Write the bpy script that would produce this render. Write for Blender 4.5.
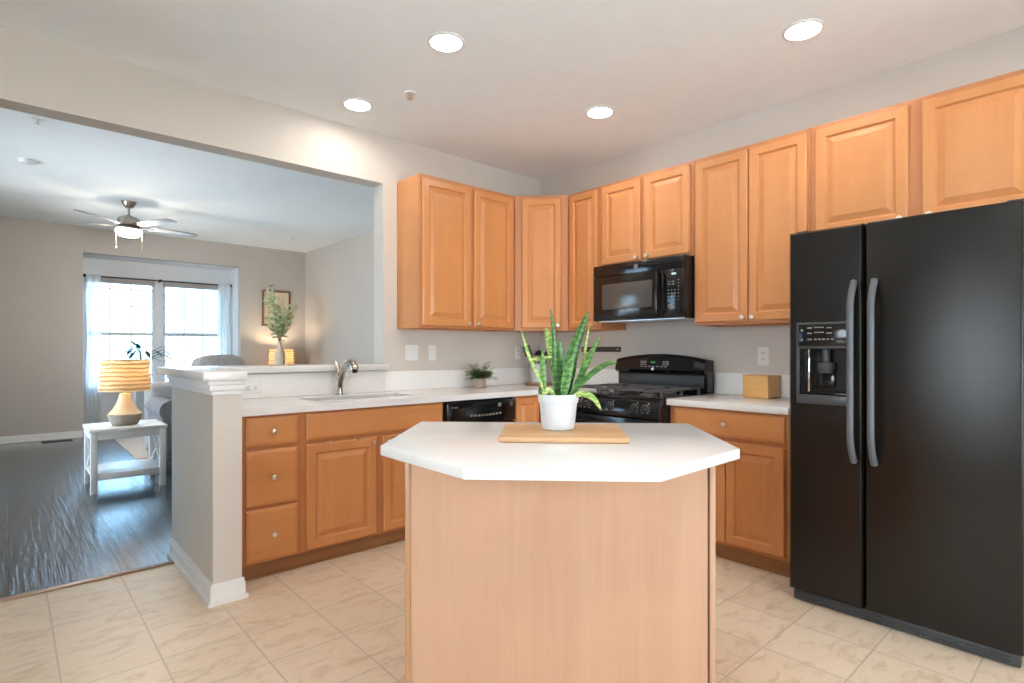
import bpy, bmesh, math, random
from mathutils import Vector, Matrix
SC = bpy.context.scene
COL = SC.collection
for o in list(bpy.data.objects):
    bpy.data.objects.remove(o)
PI = math.pi

# ------------------------------------------------------------------ camera
F_PX = 559.5
YAW = math.atan(621 / 559.5)          # view direction, measured from +x towards +y
CAM_H = 1.215
cam_d = bpy.data.cameras.new('camera')
cam_d.sensor_width = 36
cam_d.lens = 36 * F_PX / 1024
cam_d.shift_y = 9 / 1024
cam_d.clip_start = 0.02
cam = bpy.data.objects.new('camera', cam_d)
COL.objects.link(cam)
cam.location = (0, 0, CAM_H)
cam.rotation_euler = (PI / 2, 0, YAW - PI / 2)
SC.camera = cam

# ------------------------------------------------------------------ view, world
SC.view_settings.view_transform = 'Standard'
SC.view_settings.look = 'None'
SC.view_settings.gamma = 1
SC.view_settings.use_curve_mapping = False
SC.view_settings.exposure = 0.2
SC.cycles.max_bounces = 10
SC.cycles.diffuse_bounces = 6
SC.cycles.transparent_max_bounces = 24
SC.cycles.sample_clamp_indirect = 8
SC.cycles.caustics_reflective = False
SC.cycles.caustics_refractive = False
W = bpy.data.worlds.new('sky')
SC.world = W
W.use_nodes = True
bg = W.node_tree.nodes['Background']
# clear blue sky ahead (beyond the living-room window), bright hazy sky behind the viewpoint
_nt = W.node_tree
_tc = _nt.nodes.new('ShaderNodeTexCoord')
_sx = _nt.nodes.new('ShaderNodeSeparateXYZ')
_mr = _nt.nodes.new('ShaderNodeMapRange')
_mr.inputs[1].default_value = 0.1; _mr.inputs[2].default_value = 0.6
_cr = _nt.nodes.new('ShaderNodeMix'); _cr.data_type = 'RGBA'
_cr.inputs[6].default_value = (14.0, 15.2, 16.5, 1)
_cr.inputs[7].default_value = (3.6, 6.9, 10.5, 1)
_nt.links.new(_tc.outputs['Generated'], _sx.inputs[0])
_nt.links.new(_sx.outputs['Y'], _mr.inputs[0])
_nt.links.new(_mr.outputs[0], _cr.inputs[0])
_nt.links.new(_cr.outputs[2], bg.inputs[0])
bg.inputs[1].default_value = 0.82

DOWNLIGHT = 82.0       # emission of the recessed ceiling lamps
FANLIGHT = 170.0
TABLELAMP = 7.5         # watts of each table lamp bulb

# ------------------------------------------------------------------ helpers
def tag(o, label=None, cat=None, group=None, kind=None):
    if label: o['label'] = label
    if cat: o['category'] = cat
    if group: o['group'] = group
    if kind: o['kind'] = kind
    return o

def thing(name, label, cat, loc=(0, 0, 0), rz=0.0, group=None, kind=None):
    o = bpy.data.objects.new(name, None)
    o.empty_display_size = 0.1
    COL.objects.link(o)
    o.location = loc
    o.rotation_euler = (0, 0, rz)
    return tag(o, label, cat, group, kind)

def copy_tree(o, parent=None):
    c = o.copy()
    COL.objects.link(c)
    if parent is not None:
        c.parent = parent
    for ch in list(o.children):
        copy_tree(ch, c)
    return c

class MB:
    """collects shapes; build() links them as one mesh object"""
    def __init__(self):
        self.bm = bmesh.new()
    def _merge(self, other, M=None):
        if M is not None:
            other.transform(M)
        me = bpy.data.meshes.new('tmp')
        other.to_mesh(me)
        other.free()
        self.bm.from_mesh(me)
        bpy.data.meshes.remove(me)
    def box(self, x0, x1, y0, y1, z0, z1, bevel=0.0, seg=2, M=None):
        b = bmesh.new()
        bmesh.ops.create_cube(b, size=1)
        b.transform(Matrix.Translation(((x0 + x1) / 2, (y0 + y1) / 2, (z0 + z1) / 2)) @
                    Matrix.Diagonal((abs(x1 - x0), abs(y1 - y0), abs(z1 - z0), 1)))
        if bevel > 0:
            bmesh.ops.bevel(b, geom=list(b.edges), offset=bevel, segments=seg, affect='EDGES', profile=0.5)
        self._merge(b, M)
        return self
    def prism(self, pts, z0, z1, bevel=0.0, seg=2, M=None):
        b = bmesh.new()
        lo = [b.verts.new((p[0], p[1], z0)) for p in pts]
        hi = [b.verts.new((p[0], p[1], z1)) for p in pts]
        b.faces.new(lo[::-1]); b.faces.new(hi)
        n = len(pts)
        for i in range(n):
            b.faces.new((lo[i], lo[(i + 1) % n], hi[(i + 1) % n], hi[i]))
        bmesh.ops.recalc_face_normals(b, faces=list(b.faces))
        if bevel > 0:
            bmesh.ops.bevel(b, geom=[e for e in b.edges if e.calc_face_angle(0) > 0.3], offset=bevel, segments=seg, affect='EDGES', profile=0.5)
        self._merge(b, M)
        return self
    def lathe(self, prof, seg=24, M=None, wobble=None):
        """prof: list of (r, z); turned about z"""
        b = bmesh.new()
        rings = []
        for r, z in prof:
            if r < 1e-6:
                rings.append([b.verts.new((0, 0, z))])
            else:
                rr = []
                for i in range(seg):
                    a = 2 * PI * i / seg
                    zz = z + (wobble(a, z) if wobble else 0)
                    rr.append(b.verts.new((r * math.cos(a), r * math.sin(a), zz)))
                rings.append(rr)
        for A, B in zip(rings, rings[1:]):
            for i in range(seg):
                j = (i + 1) % seg
                if len(A) == 1 and len(B) == 1: continue
                if len(A) == 1: b.faces.new((A[0], B[i], B[j]))
                elif len(B) == 1: b.faces.new((A[i], A[j], B[0]))
                else: b.faces.new((A[i], A[j], B[j], B[i]))
        bmesh.ops.recalc_face_normals(b, faces=list(b.faces))
        self._merge(b, M)
        return self
    def tube(self, path, r, seg=10, M=None, flat=1.0):
        """swept round (or flattened) tube along points; r scalar or list"""
        b = bmesh.new()
        P = [Vector(p) for p in path]
        n = len(P)
        R = r if isinstance(r, (list, tuple)) else [r] * n
        rings = []
        up = None
        for i in range(n):
            t = (P[min(i + 1, n - 1)] - P[max(i - 1, 0)]).normalized()
            if up is None:
                up = Vector((0, 0, 1)) if abs(t.z) < 0.9 else Vector((0, 1, 0))
            s = t.cross(up).normalized()
            up = s.cross(t).normalized()
            rings.append([b.verts.new(P[i] + R[i] * (math.cos(2 * PI * k / seg) * s + flat * math.sin(2 * PI * k / seg) * up)) for k in range(seg)])
        for A, B in zip(rings, rings[1:]):
            for k in range(seg):
                b.faces.new((A[k], A[(k + 1) % seg], B[(k + 1) % seg], B[k]))
        b.faces.new(rings[0][::-1]); b.faces.new(rings[-1])
        bmesh.ops.recalc_face_normals(b, faces=list(b.faces))
        self._merge(b, M)
        return self
    def panel(self, x0, x1, z0, z1, yb, rings):
        """front facing -y: concentric rectangles (inset, y), closed at the back (yb)"""
        b = bmesh.new()
        rs = [(0, yb)] + list(rings)
        V = []
        for ins, y in rs:
            V.append([b.verts.new(p) for p in ((x0 + ins, y, z0 + ins), (x1 - ins, y, z0 + ins), (x1 - ins, y, z1 - ins), (x0 + ins, y, z1 - ins))])
        b.faces.new(V[0])
        for A, B in zip(V, V[1:]):
            for k in range(4):
                b.faces.new((A[k], A[(k + 1) % 4], B[(k + 1) % 4], B[k]))
        b.faces.new(V[-1])
        bmesh.ops.recalc_face_normals(b, faces=list(b.faces))
        self._merge(b)
        return self
    def poly(self, pts):
        self.bm.faces.new([self.bm.verts.new(p) for p in pts])
        return self
    def build(self, name, mat, parent=None, smooth=40, label=None):
        me = bpy.data.meshes.new(name)
        self.bm.to_mesh(me)
        self.bm.free()
        if smooth:
            me.polygons.foreach_set('use_smooth', [True] * len(me.polygons))
            me.set_sharp_from_angle(angle=math.radians(smooth))
        for m in (mat if isinstance(mat, (list, tuple)) else [mat]):
            me.materials.append(m)
        o = bpy.data.objects.new(name, me)
        COL.objects.link(o)
        if parent is not None:
            o.parent = parent
        if label: o['label'] = label
        return o

def T(x, y, z): return Matrix.Translation((x, y, z))
def RX(a): return Matrix.Rotation(a, 4, 'X')
def RY(a): return Matrix.Rotation(a, 4, 'Y')
def RZ(a): return Matrix.Rotation(a, 4, 'Z')
def S(x, y, z): return Matrix.Diagonal((x, y, z, 1))
def struct(name, mb, mat, parent=None):
    o = mb.build(name, mat, parent)
    if parent is None: o['kind'] = 'structure'
    return o

# ------------------------------------------------------------------ materials
def lin(r, g, b):
    f = lambda c: (c / 255 / 12.92) if c / 255 <= 0.04045 else ((c / 255 + 0.055) / 1.055) ** 2.4
    return (f(r), f(g), f(b), 1)

def new_mat(name):
    m = bpy.data.materials.new(name)
    m.use_nodes = True
    nt = m.node_tree
    return m, nt, nt.nodes['Principled BSDF']

def setp(p, **k):
    for a, v in k.items():
        p.inputs[a.replace('_', ' ')].default_value = v

def node(nt, t, **k):
    n = nt.nodes.new(t)
    for a, v in k.items():
        setattr(n, a, v)
    return n

def coords(nt, scale=(1, 1, 1), loc=(0, 0, 0), rot=(0, 0, 0)):
    tc = node(nt, 'ShaderNodeTexCoord')
    mp = node(nt, 'ShaderNodeMapping')
    mp.inputs['Scale'].default_value = scale
    mp.inputs['Location'].default_value = loc
    mp.inputs['Rotation'].default_value = rot
    nt.links.new(tc.outputs['Object'], mp.inputs['Vector'])
    return mp.outputs['Vector']

def noise(nt, vec, scale, detail=4, rough=0.55, dist=0.0):
    n = node(nt, 'ShaderNodeTexNoise')
    n.inputs['Scale'].default_value = scale
    n.inputs['Detail'].default_value = detail
    n.inputs['Roughness'].default_value = rough
    n.inputs['Distortion'].default_value = dist
    nt.links.new(vec, n.inputs['Vector'])
    return n.outputs['Fac']

def ramp(nt, fac, stops):
    r = node(nt, 'ShaderNodeValToRGB')
    e = r.color_ramp.elements
    while len(e) < len(stops): e.new(0.5)
    for el, (p, c) in zip(e, stops):
        el.position = p; el.color = c
    nt.links.new(fac, r.inputs['Fac'])
    return r.outputs['Color']

def mix(nt, a, b, fac, mode='MIX'):
    n = node(nt, 'ShaderNodeMix', data_type='RGBA', blend_type=mode)
    for sock, v in ((n.inputs[0], fac), (n.inputs[6], a), (n.inputs[7], b)):
        if hasattr(v, 'is_output'): nt.links.new(v, sock)
        else: sock.default_value = v
    return n.outputs[2]

def bump(nt, p, h, strength=0.2, dist=0.01):
    b = node(nt, 'ShaderNodeBump')
    b.inputs['Strength'].default_value = strength
    b.inputs['Distance'].default_value = dist
    nt.links.new(h, b.inputs['Height'])
    nt.links.new(b.outputs['Normal'], p.inputs['Normal'])

def plain(name, col, rough=0.5, metal=0.0, spec=0.5, mottle=0.0, mscale=8, bmp=0.0, bscale=200, coat=0.0):
    m, nt, p = new_mat(name)
    setp(p, Base_Color=col, Roughness=rough, Metallic=metal)
    p.inputs['Specular IOR Level'].default_value = spec
    p.inputs['Coat Weight'].default_value = coat
    p.inputs['Coat Roughness'].default_value = 0.08
    v = coords(nt)
    f = noise(nt, v, mscale, 3)
    k = max(mottle, 0.015)
    lo = tuple(c * (1 - k) for c in col[:3]) + (1,)
    hi = tuple(min(1, c * (1 + k)) for c in col[:3]) + (1,)
    nt.links.new(ramp(nt, f, [(0.3, lo), (0.7, hi)]), p.inputs['Base Color'])
    if bmp:
        bump(nt, p, noise(nt, v, bscale, 2), bmp, 0.002)
    return m

def wood(name, c_lo, c_hi, axis='z', rough=0.35, freq=14, fine=90, stretch=0.06, coat=0.15, cscale=0.35):
    m, nt, p = new_mat(name)
    sc = {'z': (1, 1, stretch), 'x': (stretch, 1, 1), 'y': (1, stretch, 1)}[axis]
    v = coords(nt, sc)
    a = noise(nt, v, freq, 5, 0.6, 0.6)
    b = noise(nt, v, fine, 3, 0.6)
    v2 = coords(nt)
    c = noise(nt, v2, 3.0, 3)
    col = ramp(nt, a, [(0.3, c_lo), (0.7, c_hi)])
    dark = tuple(x * 0.86 for x in c_lo[:3]) + (1,)
    col = mix(nt, col, dark, ramp(nt, b, [(0.5, (0, 0, 0, 1)), (0.8, (cscale, cscale, cscale, 1))]))
    lite = tuple(min(1, x * 1.12) for x in c_hi[:3]) + (1,)
    col = mix(nt, col, lite, ramp(nt, c, [(0.45, (0, 0, 0, 1)), (0.75, (0.5, 0.5, 0.5, 1))]))
    nt.links.new(col, p.inputs['Base Color'])
    setp(p, Roughness=rough)
    p.inputs['Coat Weight'].default_value = coat
    p.inputs['Coat Roughness'].default_value = 0.15
    bump(nt, p, b, 0.05, 0.001)
    return m

def emit(name, col, strength):
    m = bpy.data.materials.new(name)
    m.use_nodes = True
    nt = m.node_tree
    for n in list(nt.nodes):
        if n.type != 'OUTPUT_MATERIAL': nt.nodes.remove(n)
    e = node(nt, 'ShaderNodeEmission')
    e.inputs[0].default_value = col
    e.inputs[1].default_value = strength
    nt.links.new(e.outputs[0], nt.nodes['Material Output'].inputs[0])
    return m

def sheer(name, col, trans=0.5, clear=0.0):
    m = bpy.data.materials.new(name)
    m.use_nodes = True
    nt = m.node_tree
    for n in list(nt.nodes):
        if n.type != 'OUTPUT_MATERIAL': nt.nodes.remove(n)
    d = node(nt, 'ShaderNodeBsdfDiffuse'); d.inputs[0].default_value = col
    t = node(nt, 'ShaderNodeBsdfTranslucent'); t.inputs[0].default_value = col
    mx = node(nt, 'ShaderNodeMixShader'); mx.inputs[0].default_value = trans
    nt.links.new(d.outputs[0], mx.inputs[1]); nt.links.new(t.outputs[0], mx.inputs[2])
    out = mx.outputs[0]
    if clear:
        tr = node(nt, 'ShaderNodeBsdfTransparent')
        m2 = node(nt, 'ShaderNodeMixShader'); m2.inputs[0].default_value = clear
        nt.links.new(out, m2.inputs[1]); nt.links.new(tr.outputs[0], m2.inputs[2])
        out = m2.outputs[0]
    nt.links.new(out, nt.nodes['Material Output'].inputs[0])
    return m

def thin_glass(name):
    m = bpy.data.materials.new(name)
    m.use_nodes = True
    nt = m.node_tree
    for n in list(nt.nodes):
        if n.type != 'OUTPUT_MATERIAL': nt.nodes.remove(n)
    tr = node(nt, 'ShaderNodeBsdfTransparent'); tr.inputs[0].default_value = (0.96, 0.98, 0.98, 1)
    g = node(nt, 'ShaderNodeBsdfGlossy'); g.inputs['Roughness'].default_value = 0.02
    fr = node(nt, 'ShaderNodeFresnel'); fr.inputs[0].default_value = 1.45
    mx = node(nt, 'ShaderNodeMixShader')
    nt.links.new(fr.outputs[0], mx.inputs[0])
    nt.links.new(tr.outputs[0], mx.inputs[1]); nt.links.new(g.outputs[0], mx.inputs[2])
    nt.links.new(mx.outputs[0], nt.nodes['Material Output'].inputs[0])
    return m

M = {}
M['wall'] = plain('greige_wall_paint', (0.625, 0.58, 0.525, 1), 0.85, spec=0.2, mottle=0.02, mscale=2)
M['wall_lr'] = plain('taupe_wall_paint', (0.50, 0.465, 0.43, 1), 0.85, spec=0.2, mottle=0.02, mscale=2)
M['bay'] = plain('pale_bay_paint', (0.74, 0.755, 0.77, 1), 0.8, spec=0.2)
M['ceiling'] = plain('white_ceiling_paint', (0.865, 0.905, 0.92, 1), 0.9, spec=0.1)
M['trim'] = plain('white_trim_paint', (0.80, 0.80, 0.80, 1), 0.4)
M['cab'] = wood('honey_maple_door', (0.575, 0.235, 0.078, 1), (0.625, 0.272, 0.098, 1), 'z', rough=.38, freq=9, coat=.1)
M['cabh'] = wood('honey_maple_drawer', (0.575, 0.235, 0.078, 1), (0.625, 0.272, 0.098, 1), 'x', rough=.38, freq=9, coat=.1)
M['caseside'] = wood('maple_veneer_side', (0.575, 0.235, 0.078, 1), (0.625, 0.272, 0.098, 1), 'z', rough=0.34, freq=9, coat=.1)
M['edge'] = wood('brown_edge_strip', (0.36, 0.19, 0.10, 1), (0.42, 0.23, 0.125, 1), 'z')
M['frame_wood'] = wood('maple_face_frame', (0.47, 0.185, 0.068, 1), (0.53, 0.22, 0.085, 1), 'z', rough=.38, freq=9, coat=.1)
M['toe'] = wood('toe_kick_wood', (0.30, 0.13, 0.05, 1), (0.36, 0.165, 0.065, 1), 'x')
M['island'] = wood('pale_maple_laminate', (0.45, 0.258, 0.158, 1), (0.49, 0.295, 0.186, 1), 'z', rough=0.45, freq=22, fine=110, stretch=0.035, coat=0.0)
M['counter'] = plain('white_solid_surface', (0.765, 0.76, 0.752, 1), 0.22, mottle=0.005, mscale=60, coat=0.2)
M['splash'] = plain('white_backsplash', (0.84, 0.825, 0.805, 1), 0.3, mottle=0.02, mscale=60)
M['nickel'] = plain('satin_nickel', (0.72, 0.68, 0.62, 1), 0.28, 1.0)
M['steel'] = plain('brushed_steel', (0.62, 0.61, 0.60, 1), 0.3, 1.0)
M['faucet'] = plain('polished_nickel', (0.58, 0.53, 0.48, 1), 0.16, 1.0)
M['fanmetal'] = plain('dark_brushed_nickel', (0.36, 0.32, 0.28, 1), 0.32, 1.0)
M['chrome'] = plain('chrome', (0.75, 0.75, 0.76, 1), 0.08, 1.0)
M['bronze'] = plain('dark_rod_metal', (0.03, 0.028, 0.027, 1), 0.4, 0.8)
M['blackgloss'] = plain('gloss_black_enamel', (0.007, 0.007, 0.0075, 1), 0.14, spec=.4, coat=0.15)
M['blackplastic'] = plain('black_plastic', (0.014, 0.014, 0.015, 1), 0.35)
M['greyplastic'] = plain('charcoal_plastic', (0.045, 0.05, 0.055, 1), 0.38)
M['handle'] = plain('slate_handle', (0.09, 0.10, 0.11, 1), 0.42)
M['badge'] = plain('grey_badge', (0.16, 0.16, 0.165, 1), 0.4)
M['iron'] = plain('cast_iron', (0.085, 0.082, 0.08, 1), 0.28, bmp=0.1)
M['fridge'] = plain('pebbled_black_door', (0.009, 0.008, 0.007, 1), 0.17, spec=0.36, bmp=0.40, bscale=260)
M['gasket'] = plain('black_gasket', (0.003, 0.003, 0.003, 1), 0.7)
M['mwglass'] = plain('smoked_window', (0.075, 0.068, 0.062, 1), 0.2, coat=0.15)
M['print'] = plain('pale_print', (0.34, 0.33, 0.32, 1), 0.5)
M['print_d'] = plain('dim_print', (0.20, 0.185, 0.16, 1), 0.5)
M['print_b'] = plain('bright_print', (0.7, 0.7, 0.7, 1), 0.5)
M['led'] = emit('green_display_digits', (0.1, 1.0, 0.25, 1), 0.35)
M['led_b'] = emit('pale_display_digits', (0.7, 0.9, 1.0, 1), 0.9)
M['white_plastic'] = plain('white_plastic', (0.80, 0.80, 0.78, 1), 0.35)
M['slot'] = plain('dark_slot', (0.05, 0.045, 0.04, 1), 0.6)
M['potwhite'] = plain('white_glazed_pot', (0.62, 0.645, 0.67, 1), 0.3)
M['soil'] = plain('potting_soil', (0.03, 0.02, 0.012, 1), 0.9, mottle=0.4, mscale=120, bmp=0.6, bscale=120)
M['board'] = wood('cutting_board_wood', (0.50, 0.28, 0.135, 1), (0.62, 0.39, 0.21, 1), 'x', rough=0.5, freq=10, coat=0)
M['bamboo'] = wood('bamboo', (0.72, 0.40, 0.12, 1), (0.80, 0.47, 0.17, 1), 'x', rough=0.45, freq=20, coat=0)
M['trivet'] = wood('red_brown_wood', (0.30, 0.11, 0.05, 1), (0.38, 0.15, 0.07, 1), 'x')
M['spoon'] = plain('dark_utensil', (0.016, 0.011, 0.009, 1), 0.4)
M['magnet'] = plain('dark_grey_strip', (0.055, 0.045, 0.04, 1), 0.5, 0.3)
M['tan_pot'] = plain('tan_concrete', (0.46, 0.36, 0.28, 1), 0.8, mottle=0.15, mscale=60, bmp=0.3)
M['fern'] = plain('fern_green', (0.17, 0.31, 0.08, 1), 0.55, mottle=0.35, mscale=60)
M['fabric'] = plain('grey_upholstery', (0.32, 0.315, 0.325, 1), 0.9, mottle=0.15, mscale=12, bmp=0.4, bscale=300)
M['fabric_b'] = plain('blue_grey_upholstery', (0.17, 0.18, 0.205, 1), 0.9, mottle=0.2, mscale=10, bmp=0.4, bscale=300)
M['tablewhite'] = plain('white_table_paint', (0.72, 0.74, 0.75, 1), 0.3, mottle=0.05, mscale=8)
M['lampcream'] = plain('cream_ceramic', (0.68, 0.55, 0.38, 1), 0.45)
M['lampgrey'] = plain('grey_ceramic', (0.30, 0.26, 0.22, 1), 0.7, mottle=0.12, mscale=50)
M['shade'] = sheer('cream_lamp_shade', (0.88, 0.78, 0.60, 1), 0.42)
M['curtain'] = sheer('sheer_white_curtain', (0.90, 0.92, 0.94, 1), 0.62, 0.12)
M['blind'] = sheer('white_blind', (0.92, 0.93, 0.94, 1), 0.65)
M['glass'] = thin_glass('window_glass')
M['vinyl'] = plain('white_vinyl', (0.74, 0.76, 0.77, 1), 0.4)
M['headrail'] = plain('taupe_headrail', (0.42, 0.39, 0.37, 1), 0.6)
M['vase'] = plain('tan_stoneware', (0.60, 0.49, 0.40, 1), 0.6, mottle=0.06, mscale=30)
M['branchleaf'] = plain('pale_olive_leaf', (0.42, 0.48, 0.28, 1), 0.6, mottle=0.3, mscale=20)
M['stem'] = plain('brown_stem', (0.14, 0.09, 0.05, 1), 0.8)
M['frame'] = wood('brown_picture_frame', (0.17, 0.085, 0.04, 1), (0.23, 0.12, 0.06, 1), 'z')
M['mat'] = plain('cream_mat_board', (0.62, 0.54, 0.42, 1), 0.8)
M['printart'] = plain('faded_print', (0.52, 0.44, 0.33, 1), 0.8, mottle=0.35, mscale=7)
M['darkwood'] = wood('dark_furniture_wood', (0.07, 0.035, 0.02, 1), (0.11, 0.06, 0.03, 1), 'x')
M['rug'] = plain('beige_rug', (0.40, 0.36, 0.32, 1), 0.95, mottle=0.1, mscale=30, bmp=0.5, bscale=300)
M['fanblade'] = plain('fan_blade', (0.30, 0.28, 0.265, 1), 0.3)
M['threshold'] = wood('threshold_wood', (0.24, 0.13, 0.07, 1), (0.33, 0.19, 0.11, 1), 'x')
M['register'] = plain('dark_register', (0.03, 0.025, 0.02, 1), 0.5, 0.4)
M['lamp_on'] = emit('downlight_lens', (1.0, 0.93, 0.85, 1), DOWNLIGHT)
M['added_globe_on'] = emit('added_lit_globe', (1.0, 0.92, 0.82, 1), 22.0)
M['fan_on'] = emit('fan_bowl_lit', (1.0, 0.86, 0.70, 1), FANLIGHT)
M['houseleaf'] = plain('dark_house_leaf', (0.03, 0.07, 0.04, 1), 0.4, mottle=0.3, mscale=20)
M['bark'] = plain('bark', (0.16, 0.12, 0.09, 1), 0.9, mottle=0.2)
M['treeleaf'] = plain('tree_leaf', (0.42, 0.44, 0.36, 1), 0.7, mottle=0.3, mscale=3)
M['grass'] = plain('pale_gravel', (0.80, 0.82, 0.82, 1), 0.9, mottle=0.2, mscale=2)

def leaf_mat():
    m, nt, p = new_mat('banded_snake_leaf')
    v = coords(nt)
    w = node(nt, 'ShaderNodeTexWave', wave_type='BANDS', bands_direction='Z')
    w.inputs['Scale'].default_value = 15; w.inputs['Distortion'].default_value = 10
    w.inputs['Detail'].default_value = 3; w.inputs['Detail Scale'].default_value = 3
    nt.links.new(v, w.inputs['Vector'])
    col = ramp(nt, w.outputs['Fac'], [(0.25, (0.034, 0.125, 0.014, 1)), (0.75, (0.12, 0.27, 0.05, 1))])
    nt.links.new(col, p.inputs['Base Color'])
    setp(p, Roughness=0.38)
    m2, nt, p = new_mat('yellow_edged_leaf')
    v = coords(nt)
    w = node(nt, 'ShaderNodeTexWave', wave_type='BANDS', bands_direction='Z')
    w.inputs['Scale'].default_value = 13; w.inputs['Distortion'].default_value = 11
    w.inputs['Detail'].default_value = 3; w.inputs['Detail Scale'].default_value = 3
    nt.links.new(v, w.inputs['Vector'])
    col = ramp(nt, w.outputs['Fac'], [(0.2, (0.18, 0.36, 0.07, 1)), (0.8, (0.52, 0.56, 0.20, 1))])
    nt.links.new(col, p.inputs['Base Color'])
    setp(p, Roughness=0.4)
    m3, nt, p = new_mat('dark_green_leaf')
    v = coords(nt)
    w = node(nt, 'ShaderNodeTexWave', wave_type='BANDS', bands_direction='Z')
    w.inputs['Scale'].default_value = 14; w.inputs['Distortion'].default_value = 12
    w.inputs['Detail'].default_value = 3
    nt.links.new(v, w.inputs['Vector'])
    col = ramp(nt, w.outputs['Fac'], [(0.2, (0.020, 0.088, 0.008, 1)), (0.8, (0.055, 0.175, 0.022, 1))])
    nt.links.new(col, p.inputs['Base Color'])
    setp(p, Roughness=0.35)
    return m, m2, m3
M['leaf'], M['leaf_y'], M['leaf_d'] = leaf_mat()

def tile_mat():
    m, nt, p = new_mat('beige_stone_tile')
    v = coords(nt, loc=(-0.147 + 0.0025, -0.40 + 0.0025, 0))
    b = node(nt, 'ShaderNodeTexBrick', offset=0.0, squash=1.0)
    b.inputs['Scale'].default_value = 1.0
    b.inputs['Brick Width'].default_value = 0.3075
    b.inputs['Row Height'].default_value = 0.3085
    b.inputs['Mortar Size'].default_value = 0.0035
    b.inputs['Mortar Smooth'].default_value = 0.1
    b.inputs['Bias'].default_value = 0.0
    b.inputs['Color1'].default_value = (0.68, 0.55, 0.405, 1)
    b.inputs['Color2'].default_value = (0.72, 0.59, 0.455, 1)
    b.inputs['Mortar'].default_value = (0.50, 0.42, 0.33, 1)
    nt.links.new(v, b.inputs['Vector'])
    v2 = coords(nt, (1.0, 2.2, 1))
    a = noise(nt, v2, 7, 6, 0.65, 0.8)
    col = mix(nt, b.outputs['Color'], (0.45, 0.28, 0.17, 1), ramp(nt, a, [(0.50, (0, 0, 0, 1)), (0.74, (0.70, 0.70, 0.70, 1))]))
    c = noise(nt, v2, 26, 4, 0.6)
    col = mix(nt, col, (0.80, 0.70, 0.57, 1), ramp(nt, c, [(0.5, (0, 0, 0, 1)), (0.8, (0.4, 0.4, 0.4, 1))]))
    col = mix(nt, col, (0.50, 0.43, 0.35, 1), b.outputs['Fac'])
    nt.links.new(col, p.inputs['Base Color'])
    setp(p, Roughness=0.42)
    inv = node(nt, 'ShaderNodeMath', operation='SUBTRACT'); inv.inputs[0].default_value = 1.0
    nt.links.new(b.outputs['Fac'], inv.inputs[1])
    bump(nt, p, inv.outputs[0], 0.5, 0.003)
    return m
M['tile'] = tile_mat()

def plank_mat():
    m, nt, p = new_mat('dark_scraped_planks')
    v = coords(nt, rot=(0, 0, PI / 2))
    b = node(nt, 'ShaderNodeTexBrick', offset=0.37, squash=1.0)
    b.inputs['Scale'].default_value = 1.0
    b.inputs['Brick Width'].default_value = 1.2
    b.inputs['Row Height'].default_value = 0.125
    b.inputs['Mortar Size'].default_value = 0.003
    b.inputs['Mortar Smooth'].default_value = 0.3
    b.inputs['Color1'].default_value = (0.010, 0.018, 0.027, 1)
    b.inputs['Color2'].default_value = (0.020, 0.040, 0.060, 1)
    b.inputs['Mortar'].default_value = (0.012, 0.01, 0.01, 1)
    nt.links.new(v, b.inputs['Vector'])
    v2 = coords(nt, (1, 0.07, 1))
    g = noise(nt, v2, 45, 5, 0.65, 0.5)
    col = mix(nt, b.outputs['Color'], (0.075, 0.13, 0.18, 1), ramp(nt, g, [(0.50, (0, 0, 0, 1)), (0.72, (0.75, 0.75, 0.75, 1))]))
    nt.links.new(col, p.inputs['Base Color'])
    setp(p, Roughness=0.22)
    p.inputs['Specular IOR Level'].default_value = .8
    p.inputs['Coat Weight'].default_value = .5
    p.inputs['Coat Roughness'].default_value = .2
    v3 = coords(nt, (1, 0.06, 1))
    h = noise(nt, v3, 34, 4, 0.6, 0.4)
    add = node(nt, 'ShaderNodeMath', operation='SUBTRACT')
    nt.links.new(h, add.inputs[0]); nt.links.new(b.outputs['Fac'], add.inputs[1])
    bump(nt, p, add.outputs[0], 0.6, 0.012)
    return m
M['plank'] = plank_mat()

# ------------------------------------------------------------------ room shell
YA, XB = 3.70, 3.69          # kitchen faces of the sink wall and of the range wall
ZC, ZL = 2.80, 2.95          # kitchen and living-room ceilings
XL, YK = -2.0, -2.7          # left wall, wall behind the camera
YF, XR = 9.83, 3.915         # far wall and right wall of the living room
YW = 10.39                   # window plane of the bay
WT = 0.14
struct('floor', MB().box(XL - .15, XB + .15, YK - .15, YA - 0.02, -0.12, 0.0), M['tile'])
struct('floor_living', MB().box(XL - .15, XR + .15, YA - 0.02, YW + .15, -0.12, 0.0), M['plank'])
struct('ceiling', MB().box(XL - .15, XB + .15, YK - .15, YA + WT, ZC, ZC + .30), M['ceiling'])
struct('ceiling_living', MB().box(XL - .15, XR + .15, YA + WT, YF + .0, ZL, ZL + .15), M['ceiling'])
struct('trim_1', MB().box(XL, 0.727, YA - 0.045, YA - 0.005, 0.0, 0.010, .003), M['threshold'])
# sink wall: solid part, header over the opening, half wall with its end
XO = 2.056
struct('wall_sink', MB().box(XO, XR, YA, YA + WT, 0, ZC), M['wall'])
struct('wall_header', MB().box(XL, XO, YA, YA + WT, 2.446, ZC), M['wall'])
struct('wall_half', MB().box(0.857, XO, YA, YA + WT, 0, 1.07).box(0.727, 0.857, 2.94, YA + WT, 0, 1.07), M['wall'])
struct('wall_range', MB().box(XB, XB + .15, YK, YA, 0, ZC), M['wall'])
struct('wall_right', MB().box(XR, XR + .15, YA + WT, YF, 0, ZL), M['wall_lr'])
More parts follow.
